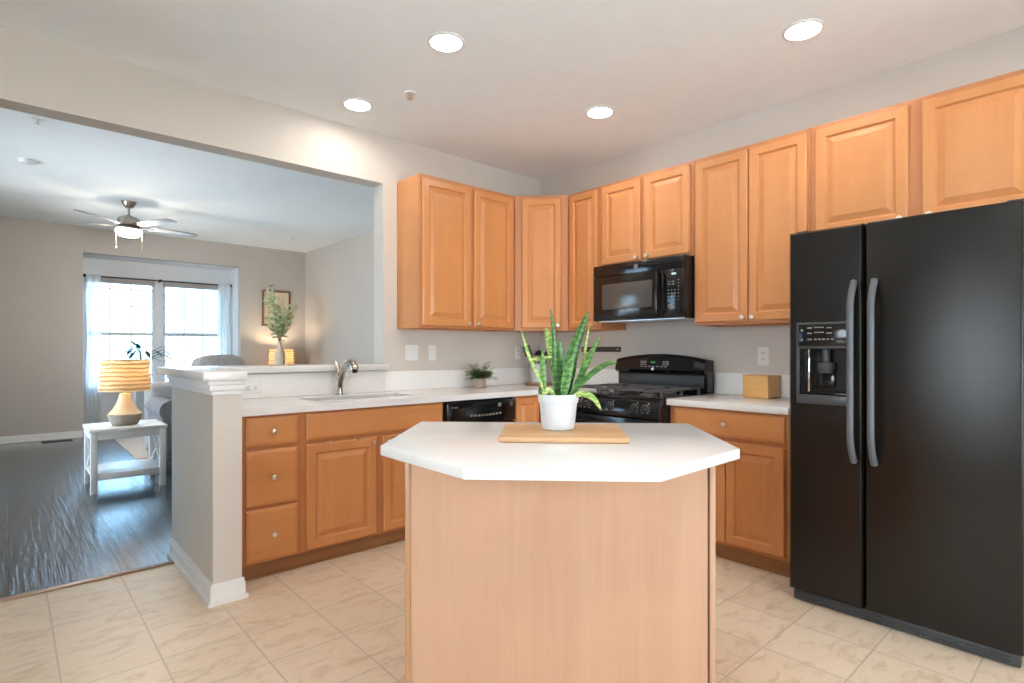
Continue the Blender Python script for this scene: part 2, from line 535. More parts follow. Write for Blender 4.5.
# left wall with unseen window and door openings, added to let daylight in
struct('wall_left', MB().box(XL - .15, XL, YK, -0.6, 0, ZL).box(XL - .15, XL, 1.4, 5.1, 0, ZL).box(XL - .15, XL, 7.9, YW + .1, 0, ZL).box(XL - .15, XL, 5.1, 7.9, 2.15, ZL)
       .box(XL - .15, XL, -0.6, 1.4, 0, 0.9).box(XL - .15, XL, -0.6, 1.4, 2.15, ZL), M['wall_lr'])
# wall behind the camera with a patio door opening, added for its daylight
struct('wall_behind', MB().box(XL, 0.2, YK - .15, YK, 0, ZC).box(2.4, XB, YK - .15, YK, 0, ZC)
       .box(0.2, 2.4, YK - .15, YK, 2.1, ZC), M['wall'])
# far wall with the window bay
BX0, BX1, BZ = 0.78, 2.84, 2.59
struct('wall_far', MB().box(XL, BX0, YF, YF + .12, 0, ZL).box(BX1, XR + .15, YF, YF + .12, 0, ZL)
       .box(BX0, BX1, YF, YF + .12, BZ, ZL), M['wall_lr'])
W1, W2 = (0.845, 1.735), (1.845, 2.735)
WZ0, WZ1 = 0.62, 2.33
struct('wall_bay', MB().box(BX0 - .12, BX0, YF + .12, YW, 0, BZ).box(BX1, BX1 + .12, YF + .12, YW, 0, BZ)
       .box(BX0 - .12, BX1 + .12, YF + .12, YW + .14, BZ, BZ + .12)
       .box(BX0 - .12, BX1 + .12, YW, YW + .14, 0, WZ0).box(BX0 - .12, BX1 + .12, YW, YW + .14, WZ1, BZ)
       .box(BX0 - .12, W1[0], YW, YW + .14, WZ0, WZ1).box(W1[1], W2[0], YW, YW + .14, WZ0, WZ1)
       .box(W2[1], BX1 + .12, YW, YW + .14, WZ0, WZ1), M['bay'])

def base_prof(mb, x0, x1, y0, y1, side):
    """baseboard run with a shoe; side = direction it stands out towards"""
    dx, dy = side
    for t, z0, z1 in ((0.024, 0.0, 0.020), (0.014, 0.0, 0.078), (0.009, 0.078, 0.098)):
        mb.box(min(x0, x0 + dx * t), max(x1, x1 + dx * t), min(y0, y0 + dy * t), max(y1, y1 + dy * t), z0, z1, 0.003, 1)
    return mb
mb = MB()
for t, z0, z1 in ((0.024, 0.0, 0.020), (0.014, 0.020, 0.078), (0.009, 0.078, 0.098)):
    mb.prism([(0.727 - t, YA + WT), (0.727 - t, 2.94 - t), (0.857 + t, 2.94 - t), (0.857 + t, 2.94), (0.727, 2.94), (0.727, YA + WT)], z0, z1)
struct('baseboard_half', mb, M['trim'])
mb = MB()
base_prof(mb, XL, BX0, YF, YF, (0, -1)); base_prof(mb, BX1, XR, YF, YF, (0, -1))
struct('baseboard_far', mb, M['trim'])
struct('baseboard_right', base_prof(MB(), XR, XR, YA + WT, YF, (-1, 0)), M['trim'])
struct('baseboard_bay', base_prof(MB(), BX0, BX1, YW, YW, (0, -1)), M['trim'])
# moulding below the ledge on the half wall end
mb = MB()
for t, z0, z1 in ((0.008, 1.000, 1.022), (0.018, 1.022, 1.05), (0.028, 1.05, 1.072)):
    mb.box(0.727 - t, 0.857 + t * .3, 2.94 - t, YA + WT, z0, z1, 0.004)
struct('trim_2', mb, M['trim'])
# windows: frame, muntins, panes
def window(name, x0, x1, cols, lower_cols):
    w = thing(name, None, None, (0, 0, 0), 0, kind='structure')
    zm = 1.47
    y0, y1 = YW + .03, YW + .09
    f = MB()
    for a, b in ((x0, x0 + .035), (x1 - .035, x1)): f.box(a, b, y0, y1, WZ0, WZ1)
    f.box(x0, x1, y0, y1, WZ1 - .035, WZ1).box(x0, x1, y0, y1, WZ0, WZ0 + .04).box(x0, x1, y0 - .01, y1, zm - .025, zm + .025)
    f.build('window_frame', M['vinyl'], w)
    g = MB()
    for z0, z1, n in ((zm, WZ1, cols), (WZ0, zm, lower_cols)):
        for i in range(1, n):
            x = x0 + .035 + (x1 - x0 - .07) * i / n
            g.box(x - .008, x + .008, y0 + .02, y0 + .034, z0, z1)
        zz = (z0 + z1) / 2
        g.box(x0 + .03, x1 - .03, y0 + .021, y0 + .033, zz - .008, zz + .008)
    g.build('muntin', M['vinyl'], w)
    MB().box(x0 + .03, x1 - .03, y0 + .040, y0 + .046, WZ0 + .03, WZ1 - .03).build('pane', M['glass'], w)
    MB().box(x0 - .04, x1 + .04, YW - .05, YW + .03, WZ0 - .03, WZ0, .005).build('window_sill', M['trim'], w)
window('window_1', W1[0], W1[1], 3, 3)
window('window_2', W2[0], W2[1], 3, 3)
# unseen patio door and side window, added to brighten the kitchen
d = thing('added_door_1', None, None, (0, 0, 0), 0, kind='structure')
mb = MB()
for a, b in ((.2, .28), (1.26, 1.34), (2.32, 2.4)): mb.box(a, b, YK - .11, YK - .05, 0, 2.1)
mb.box(.2, 2.4, YK - .11, YK - .05, 2.02, 2.1).box(.2, 2.4, YK - .11, YK - .05, 0, .12)
mb.build('door_frame', M['vinyl'], d)
MB().box(.26, 2.34, YK - .083, YK - .077, .1, 2.04).build('pane', M['glass'], d)
d = thing('added_window', None, None, (0, 0, 0), 0, kind='structure')
mb = MB()
for a, b in ((-.6, -.54), (.37, .43), (1.34, 1.4)): mb.box(XL - .1, XL - .04, a, b, .9, 2.15)
mb.box(XL - .1, XL - .04, -.6, 1.4, 2.09, 2.15).box(XL - .1, XL - .04, -.6, 1.4, .9, .96)
mb.build('window_frame', M['vinyl'], d)
MB().box(XL - .073, XL - .067, -.56, 1.36, .94, 2.11).build('pane', M['glass'], d)

d = thing('added_door_2', None, None, (0, 0, 0), 0, kind='structure')  # unseen glazed door, added to bring more daylight into the living room
mb = MB()
for a, b in ((5.1, 5.18), (6.46, 6.54), (7.82, 7.9)): mb.box(XL - .11, XL - .05, a, b, 0, 2.15)
mb.box(XL - .11, XL - .05, 5.1, 7.9, 2.07, 2.15).box(XL - .11, XL - .05, 5.1, 7.9, 0, .12)
mb.build('door_frame', M['vinyl'], d)
MB().box(XL - .083, XL - .077, 5.16, 7.84, .1, 2.09).build('pane', M['glass'], d)

# ------------------------------------------------------------------ downlights
def downlight(x, y, z, label):
    t = thing('recessed_downlight', label, 'ceiling light', (x, y, z), 0, 'recessed ceiling lights')
    MB().lathe([(0.078, 0), (0.096, 0), (0.096, -.004), (0.090, -.008), (0.080, -.008), (0.078, -.004), (0.078, 0)], 40).build('trim_ring', M['trim'], t)
    MB().lathe([(0, -.003), (0.079, -.003), (0.079, -.0012), (0, -.0012)], 40).build('lens', M['lamp_on'], t)
downlight(1.673, 2.363, ZC, 'round recessed ceiling light over the sink side, middle of the kitchen ceiling')
downlight(2.921, 1.092, ZC, 'round recessed ceiling light nearest the fridge, at the upper right')
downlight(1.674, 3.345, ZC, 'round recessed ceiling light closest to the header over the pass-through')
downlight(2.922, 2.371, ZC, 'round recessed ceiling light in front of the microwave cabinets')
for x, y in ((1.673, -0.2), (2.921, -0.2), (0.42, -0.2), (0.42, 2.363), (1.673, -1.5), (2.921, -1.5)):  # further ceiling lights out of view, added to raise the kitchen brightness
    downlight(x, y, ZC, 'added round recessed ceiling light, out of view, brightening the kitchen')

pd = thing('added_globe_lamp', 'added hanging white globe lamp, out of view left of the viewpoint, for extra light', 'pendant lamp', (-1.35, .97, ZC))  # unseen lamp, added for a glint on the fridge and extra light
MB().lathe([(0, 0), (.06, 0), (.055, -.02), (.012, -.028), (0, -.028)], 24).build('canopy', M['steel'], pd)
MB().tube([(0, 0, -.02), (0, 0, -.66)], .004, 8).build('cord', M['blackplastic'], pd)
MB().lathe([(0, -.64), (.028, -.645), (.03, -.69), (0, -.69)], 20).build('socket', M['steel'], pd)
MB().lathe([(.03, -.69), (.08, -.715), (.108, -.76), (.115, -.80), (.105, -.85), (.07, -.893), (0, -.91)], 32).build('globe', M['added_globe_on'], pd)

# ------------------------------------------------------------------ cabinets
DOOR = [(0, .006), (.005, .001), (.008, 0), (.050, 0), (.053, .003), (.058, .011), (.063, .0125), (.092, .002), (.094, .0008)]
DOOR_S = [(0, .006), (.005, .001), (.008, 0), (.044, 0), (.047, .003), (.051, .011), (.055, .0125), (.080, .002), (.082, .0008)]
SLAB = [(0, .008), (.004, .004), (.012, .0015), (.018, 0)]
def knob(parent, x, z, y):
    MB().lathe([(0.007, 0), (0.006, .010), (0.0075, .013), (0.0135, .018), (0.0150, .022), (0.0135, .026), (0.008, .0285), (0, .029)], 20,
               T(x, y, z) @ RX(PI / 2)).build('knob', M['nickel'], parent)
def door(parent, x0, x1, z0, z1, yb, kx=None, kz=None, th=.02, M_=None):
    narrow = (x1 - x0) < 0.30
    f = [(i, yb - th + y) for i, y in (DOOR_S if narrow else DOOR)]
    d = MB().panel(x0, x1, z0, z1, yb - .001, f).build('door', M_ or M['cab'], parent, smooth=0)
    if kx is not None: knob(d, kx, kz, yb - th)
    return d
def drawer(parent, x0, x1, z0, z1, yb, kx=None, th=.02, name='drawer'):
    f = [(i, yb - th + y) for i, y in SLAB]
    d = MB().panel(x0, x1, z0, z1, yb - .001, f).build(name, M['cabh'], parent, smooth=0)
    if kx is not None: knob(d, kx, (z0 + z1) / 2, yb - th)
    return d
def carcass(parent, w, z0, z1, depth, toe=None, name='carcass', top=False):
    m = MB()
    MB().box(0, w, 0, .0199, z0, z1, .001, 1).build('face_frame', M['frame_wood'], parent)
    m.box(0, .016, .02, depth, z0, z1).box(w - .016, w, .02, depth, z0, z1)
    m.box(.016, w - .016, .02, depth - .01, z0 + (.012 if not toe else 0), z0 + .03).box(.016, w - .016, depth - .01, depth, z0, z1)
    if top: m.box(.016, w - .016, .02, depth - .01, z1 - .018, z1)
    o = m.build(name, M['caseside'], parent)
    if toe:
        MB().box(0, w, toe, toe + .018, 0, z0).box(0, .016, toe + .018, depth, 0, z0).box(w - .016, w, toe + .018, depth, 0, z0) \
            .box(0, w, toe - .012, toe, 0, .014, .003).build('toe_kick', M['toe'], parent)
    return o
FA, FB = 3.10, 3.09           # base cabinet face frames on the two walls
ZB = 0.875
RB = -PI / 2
# three-drawer base
X0 = 0.862
c = thing('drawer_base_cabinet', 'honey maple three drawer base cabinet beside the half wall end', 'cabinet', (X0, FA, 0))
carcass(c, 1.213 - X0, .085, ZB, .575, .035)
for z0, z1 in ((.708, .862), (.392, .686), (.096, .374)):
    drawer(c, .918 - X0, 1.190 - X0, z0, z1, 0, 1.055 - X0)
# sink base
X0 = 1.214
c = thing('sink_base_cabinet', 'honey maple sink base cabinet with a wide false front below the faucet', 'cabinet', (X0, FA, 0))
carcass(c, 2.168 - X0, .085, ZB, .575, .035)
drawer(c, 1.238 - X0, 2.150 - X0, .712, .862, 0, None, name='false_front')
d = door(c, 1.238 - X0, 1.671 - X0, .100, .690, 0, 1.644 - X0, .655)
door(c, 1.716 - X0, 2.150 - X0, .100, .690, 0, 1.745 - X0, .655)
for x in (1.385, 1.548):
    MB().box(x - X0 - .009, x - X0 + .009, -.0222, -.020, .680, .692, .0005).box(x - X0 - .009, x - X0 + .009, -.0222, -.004, .6902, .692).build('over_door_hook', M['nickel'], d, label='small steel over-door hook')
# dishwasher
X0 = 2.172
c = thing('dishwasher', 'gloss black dishwasher built in under the counter right of the sink', 'dishwasher', (X0, FA - .03, 0))
DW = .630
MB().box(.004, DW - .004, .03, .60, .10, .868).build('body', M['blackplastic'], c)
MB().box(.01, DW - .01, .0, .03, .11, .700, .006).build('door', M['blackgloss'], c)
pn = MB()
n = 14
pts = []
for i in range(n + 1):
    x = .006 + (DW - .012) * i / n
    s = 1 - (2 * i / n - 1) ** 2
    pts.append((x, -.006 - .018 * s))
pn.prism(pts + [(DW - .006, .03), (.006, .03)], .705, .862, .004)
pn = pn.build('control_panel', M['blackgloss'], c)
k = MB()
for i in range(9):
    x = .20 + .26 * i / 8
    s = 1 - (2 * x / DW - 1) ** 2
    k.box(x - .010, x + .010, -.0255 - .0185 * s + .018 - .0 , -.0235 - .0185 * s + .018, .775 - .018 * s, .787 - .018 * s)
k.box(.04, .10, -.0145, -.010, .825, .832)
k.box(.44, .47, -.0215, -.017, .815, .84)
k.build('button_labels', M['print_d'], pn)
MB().lathe([(0.0, 0), (.017, 0), (.017, .006), (0.0, .008)], 18, T(DW - .055, -.010, .825) @ RX(PI / 2)).build('latch_button', M['steel'], pn)
MB().box(.01, DW - .01, .06, .075, .0, .10).build('toe_kick', M['blackplastic'], c)
# corner base with its folding corner doors
c = thing('corner_base_cabinet', 'honey maple corner base cabinet between dishwasher and range', 'cabinet', (2.806, FA, 0))
w1 = FB - 2.806
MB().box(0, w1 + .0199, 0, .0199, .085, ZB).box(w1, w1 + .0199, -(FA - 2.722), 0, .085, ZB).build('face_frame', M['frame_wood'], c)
m = MB().box(0, .016, .02, .575, .085, ZB)
m.box(w1 + .02, w1 + .58, -(FA - 2.722), -(FA - 2.722) + .016, .085, ZB)
m.box(.016, w1 + .58, .02, .575, .085, .105)
m.build('carcass', M['caseside'], c)
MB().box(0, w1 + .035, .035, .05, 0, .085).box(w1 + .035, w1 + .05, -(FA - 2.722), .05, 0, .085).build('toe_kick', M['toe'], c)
door(c, .018, w1 - .024, .105, .856, 0)
f = [(i, w1 - .02 + y) for i, y in DOOR_S]
m = MB().panel(.024, FA - 2.722 - .02, .105, .856, w1 - .001, f)
m.bm.transform(RZ(-PI / 2))
m.build('door', M['cab'], c, smooth=0)
# base right of the range
Y0 = 1.943
c = thing('wide_drawer_base_cabinet', 'honey maple base cabinet with one wide drawer, between range and fridge', 'cabinet', (FB, Y0, 0), RB)
BW = Y0 - 1.214
carcass(c, BW, .085, ZB, .58, .03)
drawer(c, Y0 - 1.910, Y0 - 1.242, .716, .860, 0, Y0 - 1.575)
door(c, Y0 - 1.910, Y0 - 1.579, .105, .690, 0, Y0 - 1.612, .655)
door(c, Y0 - 1.573, Y0 - 1.242, .105, .690, 0, Y0 - 1.540, .655)

# upper cabinets
UA, UB = 3.385, 3.375
UZ0, UZ1 = 1.378, 2.475
X0 = 2.170
c = thing('wall_cabinet', 'tall two door maple wall cabinet left of the corner, next to the pass-through', 'cabinet', (X0, UA, 0), 0, 'maple wall cabinets')
carcass(c, 3.073 - X0, UZ0, UZ1, YA - UA - .002, top=True)
door(c, 2.186 - X0, 2.618 - X0, 1.396, 2.450, 0, 2.592 - X0, 1.418)
door(c, 2.650 - X0, 3.056 - X0, 1.396, 2.450, 0, 2.678 - X0, 1.418)
# diagonal corner
P1, P2 = Vector((3.076, UA)), Vector((UB, 3.062))
L = (P2 - P1).length
ang = math.atan2(P2.y - P1.y, P2.x - P1.x)
c = thing('corner_wall_cabinet', 'single door maple wall cabinet set diagonally in the corner', 'cabinet', (P1.x, P1.y, 0), ang, 'maple wall cabinets')
inv = RZ(-ang) @ T(-P1.x, -P1.y, 0)
corner = [inv @ Vector((x, y, 0)) for x, y in ((P1.x, P1.y), (P2.x, P2.y), (XB - .002, P2.y), (XB - .002, YA - .002), (P1.x, YA - .002))]
MB().prism([(p.x, p.y + (.0201 if k < 2 else 0)) for k, p in enumerate(corner)], UZ0, UZ1).build('carcass', M['caseside'], c)
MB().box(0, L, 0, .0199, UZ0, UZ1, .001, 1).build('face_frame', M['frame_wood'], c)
door(c, .062, L - .060, 1.396, 2.450, 0, L - .088, 1.418)
# narrow
Y0 = 3.060
c = thing('narrow_wall_cabinet', 'narrow single door maple wall cabinet left of the microwave', 'cabinet', (UB, Y0, 0), RB, 'maple wall cabinets')
carcass(c, Y0 - 2.724, UZ0, UZ1, XB - UB - .002, top=True)
door(c, .022, Y0 - 2.756, 1.396, 2.450, 0, Y0 - 2.782, 1.418)
# over the microwave
Y0 = 2.722
c = thing('short_wall_cabinet', 'short two door maple wall cabinet above the microwave', 'cabinet', (UB, Y0, 0), RB, 'maple wall cabinets')
carcass(c, Y0 - 1.944, 1.846, UZ1, XB - UB - .002, top=True)
door(c, Y0 - 2.708, Y0 - 2.358, 1.862, 2.450, 0, Y0 - 2.386, 1.885)
door(c, Y0 - 2.324, Y0 - 1.970, 1.862, 2.450, 0, Y0 - 2.296, 1.885)
# tall two door
Y0 = 1.942
c = thing('wall_cabinet', 'tall two door maple wall cabinet between microwave and fridge', 'cabinet', (UB, Y0, 0), RB, 'maple wall cabinets')
carcass(c, Y0 - 1.222, UZ0, UZ1, XB - UB - .002, top=True)
door(c, Y0 - 1.930, Y0 - 1.577, 1.396, 2.450, 0, Y0 - 1.604, 1.418)
door(c, Y0 - 1.571, Y0 - 1.236, 1.396, 2.450, 0, Y0 - 1.544, 1.418)
# above the fridge
Y0 = 1.220
c = thing('fridge_wall_cabinet', 'short wide two door maple wall cabinet above the black fridge', 'cabinet', (UB, Y0, 0), RB, 'maple wall cabinets')
carcass(c, Y0 - .235, 1.838, UZ1, XB - UB - .002, top=True)
door(c, Y0 - 1.192, Y0 - .757, 1.856, 2.450, 0, Y0 - .790, 1.880)
door(c, Y0 - .700, Y0 - .262, 1.856, 2.450, 0, Y0 - .668, 1.880)

# ------------------------------------------------------------------ countertops
ZT0, ZT = 0.8755, 0.915
CA, CB = 3.055, 3.045
SX0, SX1, SY0, SY1 = 1.34, 2.035, 3.237, 3.50
ct = thing('countertop', 'white corner countertop with the sink cut into it, along the sink wall', 'countertop', (0, 0, 0))
m = MB()
b = 0.005
m.prism([(0.859, CA), (SX0, CA), (SX0, YA - .022), (0.859, YA - .022)], ZT0, ZT, 0)
m.prism([(SX1, CA), (CB, CA), (CB, 2.722), (XB - .022, 2.722), (XB - .022, YA - .022), (SX1, YA - .022)], ZT0, ZT, 0)
m.box(SX0, SX1, CA, SY0, ZT0, ZT).box(SX0, SX1, SY1, YA - .022, ZT0, ZT)
m.build('top', M['counter'], ct, smooth=0)
tag(MB().box(0.859, XO, YA - .021, YA - .001, ZT + .0005, 1.066, .002).box(XO, XB - .001, YA - .021, YA - .001, ZT + .0005, 1.060, .002).build('backsplash', M['splash']),
    'long white backsplash behind the sink and faucet', 'backsplash')
tag(MB().box(XB - .021, XB - .001, 2.722, YA - .022, ZT + .0005, 1.060, .002).build('backsplash', M['splash']),
    'white backsplash on the range wall, behind the snake plant left of the range', 'backsplash')
ct = thing('countertop', 'short white countertop between the range and the fridge', 'countertop', (0, 0, 0))
MB().box(CB, XB - .022, 1.212, 1.946, ZT0, ZT, .004).build('top', M['counter'], ct)
tag(MB().box(XB - .021, XB - .001, 1.212, 1.946, ZT + .0005, 1.060, .002).build('backsplash', M['splash']), 'short white backsplash behind the bamboo box', 'backsplash')
# ledge on the half wall
m = MB()
m.prism([(0.672, 2.885), (0.868, 2.885), (0.868, 3.635), (XO + .012, 3.635), (XO + .012, YA - .003), (XO - .003, YA - .003), (XO - .003, 3.98), (0.672, 3.98)][::1], 1.0725, 1.116, .006)
tag(m.build('ledge', M['counter']), 'raised white ledge capping the half wall beside the living room', 'ledge')

# ------------------------------------------------------------------ sink and faucet
sk = thing('sink', 'stainless undermount sink set in the white counter below the faucet', 'sink', ((SX0 + SX1) / 2, (SY0 + SY1) / 2, ZT0))
hx, hy = (SX1 - SX0) / 2, (SY1 - SY0) / 2
m = MB()
dz = -.19
th = .006
m.box(-hx - .012, hx + .012, -hy - .012, -hy - .001, dz, -.001).box(-hx - .012, hx + .012, hy + .001, hy + .012, dz, -.001)
m.box(-hx - .012, -hx - .001, -hy - .001, hy + .001, dz, -.001).box(hx + .001, hx + .012, -hy - .001, hy + .001, dz, -.001)
m.box(-hx - .012, hx + .012, -hy - .012, hy + .012, dz - .008, dz)
m.box(-.012, .012, -hy, hy, dz, -.03, .004)
m.build('bowl', M['steel'], sk)
for x in (-.18, .18):
    MB().lathe([(0, 0), (.04, 0), (.042, .003), (.03, .004), (.028, .001), (0, .001)], 24, T(x, 0, dz)).build('drain', M['chrome'], sk)
fx = thing('faucet', 'brushed nickel pull-out faucet with a lever handle, behind the sink', 'faucet', (1.668, 3.592, ZT), -.70)
MB().lathe([(0, 0), (.028, 0), (.028, .006), (.022, .012), (.019, .05), (.021, .075), (.018, .085), (0, .088)], 24).build('base', M['faucet'], fx)
MB().tube([(0, 0, .05), (.004, -.005, .09), (.024, -.02, .140), (.046, -.04, .185), (.066, -.058, .213), (.088, -.078, .222), (.110, -.10, .212), (.124, -.115, .19), (.130, -.122, .168)],
          [.021, .021, .020, .020, .0205, .023, .0265, .028, .027], 18).build('spout', M['faucet'], fx)
MB().lathe([(0, 0), (.0185, 0), (.0165, .006), (0, .006)], 16, T(.132, -.124, .158) @ RX(.3)).build('spray_face', M['blackplastic'], fx)
MB().tube([(-.002, .004, .08), (-.012, .006, .12), (-.012, .004, .165), (-.018, .002, .205), (-.030, 0, .232)], [.016, .016, .0155, .014, .007], 12, flat=.7).build('lever', M['faucet'], fx)

# ------------------------------------------------------------------ island
ic = Vector((0.7071 * (1.72 + .052), 0.7071 * (1.72 - .052), 0))
isl = thing('kitchen_island', 'pale maple kitchen island in the middle of the floor with a white angled top', 'kitchen island', ic, -PI / 4)
HW = .474
MB().box(-HW + .016, HW - .022, 0.004, .022, 0, .881).build('back_panel', M['island'], isl)
MB().box(-HW, -HW + .016, -.002, .06, 0, .881, .002).build('corner_trim', M['edge'], isl)
MB().box(HW - .017, HW, -.002, .06, 0, .881, .002).build('corner_trim', M['island'], isl)
MB().box(-HW, -HW + .016, .06, .57, 0, .881).box(HW - .016, HW, .06, .57, 0, .881).box(-HW + .016, HW - .016, .55, .57, .09, .881) \
    .box(-HW + .016, HW - .016, .50, .515, 0, .09).build('carcass', M['caseside'], isl)
for s in (-1, 1):
    m = MB().panel(-.44 if s < 0 else .01, -.01 if s < 0 else .44, .11, .68, 0, [(i, y - .021) for i, y in DOOR])
    m.bm.transform(T(0, .571, 0) @ RZ(PI)); dd = m.build('door', M['cab'], isl, smooth=0)
    m = MB().panel(-.44 if s < 0 else .01, -.01 if s < 0 else .44, .70, .85, 0, [(i, y - .021) for i, y in SLAB])
    m.bm.transform(T(0, .571, 0) @ RZ(PI)); m.build('drawer', M['cabh'], isl, smooth=0)
n0 = -1.72
top = [(-.56, 2.342 + n0), (-.56, 1.745 + n0), (-.250, 1.424 + n0), (.250, 1.424 + n0), (.556, 1.745 + n0), (.556, 2.342 + n0)]
MB().prism(top, .883, .915, .004).build('top', M['counter'], isl)

# cutting board on the island
RC = YAW - PI / 2
def cam_xy(lat, dep):            # lateral / forward offsets in the room from where the photo was taken
    return (math.cos(YAW) * dep + math.sin(YAW) * lat, math.sin(YAW) * dep - math.cos(YAW) * lat)
bx, by = cam_xy(.176, 1.966)
m = MB().box(-.212, .212, -.165, .165, 0, .020, .007, 3)
tag(m.build('cutting_board', M['board']), 'flat maple cutting board on the island under the white plant pot', 'cutting board')
o = bpy.data.objects['cutting_board']; o.location = (bx, by, .9155); o.rotation_euler = (0, 0, -PI / 4 - .01)

# ------------------------------------------------------------------ snake plant
px_, py_ = cam_xy(.164, 1.99)
ZP = .936
sp = thing('snake_plant', 'snake plant with banded upright leaves in a white pot, on the cutting board', 'potted plant', (px_, py_, ZP), RC)
MB().lathe([(0, 0), (.052, 0), (.057, .004), (.0605, .03), (.066, .085), (.067, .094), (.0705, .096), (.0735, .122), (.0735, .125), (.0695, .125), (.067, .108), (0, .108)], 48).build('pot', M['potwhite'], sp)
MB().lathe([(0, .1135), (.03, .1145), (.0665, .112), (.0665, .1085)], 28).build('soil', M['soil'], sp)
def leaf(pts, width, mat, twist=0.0, cup=.25, n=14, tipw=.0):
    """leaf blade; pts = (lateral, depth, height) from the pot base"""
    P = [Vector(p) for p in pts]
    def bez(t):
        k = (len(P) - 1) * t
        i = min(int(k), len(P) - 2); u = k - i
        p0 = P[max(i - 1, 0)]; p1 = P[i]; p2 = P[i + 1]; p3 = P[min(i + 2, len(P) - 1)]
        return .5 * ((2 * p1) + (p2 - p0) * u + (2 * p0 - 5 * p1 + 4 * p2 - p3) * u * u + (3 * p1 - p0 - 3 * p2 + p3) * u ** 3)
    b = bmesh.new()
    prev = None
    for i in range(n + 1):
        t = i / n
        c = bez(t)
        tn = (bez(min(1, t + .02)) - bez(max(0, t - .02))).normalized()
        a = twist * t
        s0 = -tn.cross(Vector((0, 1, 0)))
        s0.normalize()
        nn = tn.cross(s0)
        s = (s0 * math.cos(a) + nn * math.sin(a)).normalized()
        nn = tn.cross(s)
        w = width * (min(1, .55 + 1.3 * t) if t < .45 else 1.0) * (1 - max(0, (t - .55) / .45) ** 2.2 * (1 - tipw)) / 2
        w = max(w, .0006)
        th = .0016 * (1.2 - t)
        row = [b.verts.new(c + s * w * k + nn * (cup * w * k * k + d)) for d in (th, -th) for k in (-1, -.5, 0, .5, 1)]
        if prev:
            for k in range(4):
                b.faces.new((prev[k], prev[k + 1], row[k + 1], row[k]))
                b.faces.new((prev[5 + k + 1], prev[5 + k], row[5 + k], row[5 + k + 1]))
            b.faces.new((prev[5], prev[0], row[0], row[5])); b.faces.new((prev[4], prev[9], row[9], row[4]))
        else:
            b.faces.new((row[0], row[5], row[6], row[7], row[8], row[9], row[4], row[3], row[2], row[1]))
        prev = row
    b.faces.new((prev[1], prev[2], prev[3], prev[4], prev[9], prev[8], prev[7], prev[6], prev[5], prev[0]))
    bmesh.ops.recalc_face_normals(b, faces=list(b.faces))
    m = MB(); m._merge(b)
    return m.build('leaf', mat, sp, smooth=60)
# lateral, depth (away), height above the pot base, in metres
leaf([(-.008, .00, .108), (-.012, .005, .22), (-.014, .0, .343), (-.029, -.005, .430)], .017, M['leaf_d'], .4)
leaf([(.030, .012, .108), (.044, .02, .20), (.059, .02, .284), (.112, .01, .423)], .042, M['leaf_d'], .2)
leaf([(-.002, .02, .108), (-.012, .025, .22), (-.032, .02, .315), (-.044, .01, .362)], .032, M['leaf_y'], -.7)
leaf([(-.048, -.02, .108), (-.066, -.02, .175), (-.102, -.01, .255), (-.116, .0, .30), (-.131, .0, .352)], .012, M['leaf_y'], .4)
leaf([(-.104, .0, .242), (-.065, .0, .250), (-.021, .0, .256)], .015, M['leaf_y'], .2)
leaf([(-.050, -.012, .108), (-.053, -.016, .17), (-.055, -.018, .22), (-.058, -.02, .283)], .022, M['leaf'], .2)
leaf([(.006, .004, .108), (.008, .008, .19), (.010, .01, .25), (.006, .006, .318)], .038, M['leaf_d'], .25)
leaf([(.016, -.022, .108), (.024, -.026, .16), (.037, -.03, .215), (.050, -.032, .262)], .034, M['leaf'], .2)
leaf([(.030, .036, .108), (.034, .04, .19), (.050, .042, .29)], .028, M['leaf'], .5)
leaf([(.050, .012, .108), (.080, .012, .19), (.095, .008, .265), (.112, .0, .373)], .012, M['leaf_y'], .4)
leaf([(.044, -.006, .108), (.068, -.008, .160), (.103, -.012, .24), (.146, -.02, .330)], .025, M['leaf'], .3)
leaf([(.034, -.03, .108), (.064, -.034, .150), (.117, -.036, .200), (.168, -.036, .232), (.205, -.034, .236)], .020, M['leaf_d'], .2)
leaf([(.046, -.036, .110), (.074, -.046, .128), (.115, -.054, .115), (.145, -.056, .072)], .022, M['leaf_y'], .2, cup=.5)
leaf([(-.010, -.030, .108), (-.030, -.040, .140), (-.048, -.046, .136), (-.062, -.046, .112)], .018, M['leaf_y'], .2)
leaf([(-.054, -.006, .108), (-.062, -.006, .130), (-.060, -.004, .155)], .018, M['leaf'], .2)

# ------------------------------------------------------------------ range
RX0, RY0 = 3.00, 2.712
rg = thing('gas_range', 'gloss black gas range with an arched backguard, below the microwave', 'range', (RX0, RY0, 0), RB)
RW = .760
MB().box(.003, RW - .003, .03, .66, .06, .895).box(.02, RW - .02, .07, .64, 0, .06).build('body', M['blackplastic'], rg)
ck = MB().box(0, RW, -.002, .566, .895, .918, .006).build('cooktop', M['blackgloss'], rg)
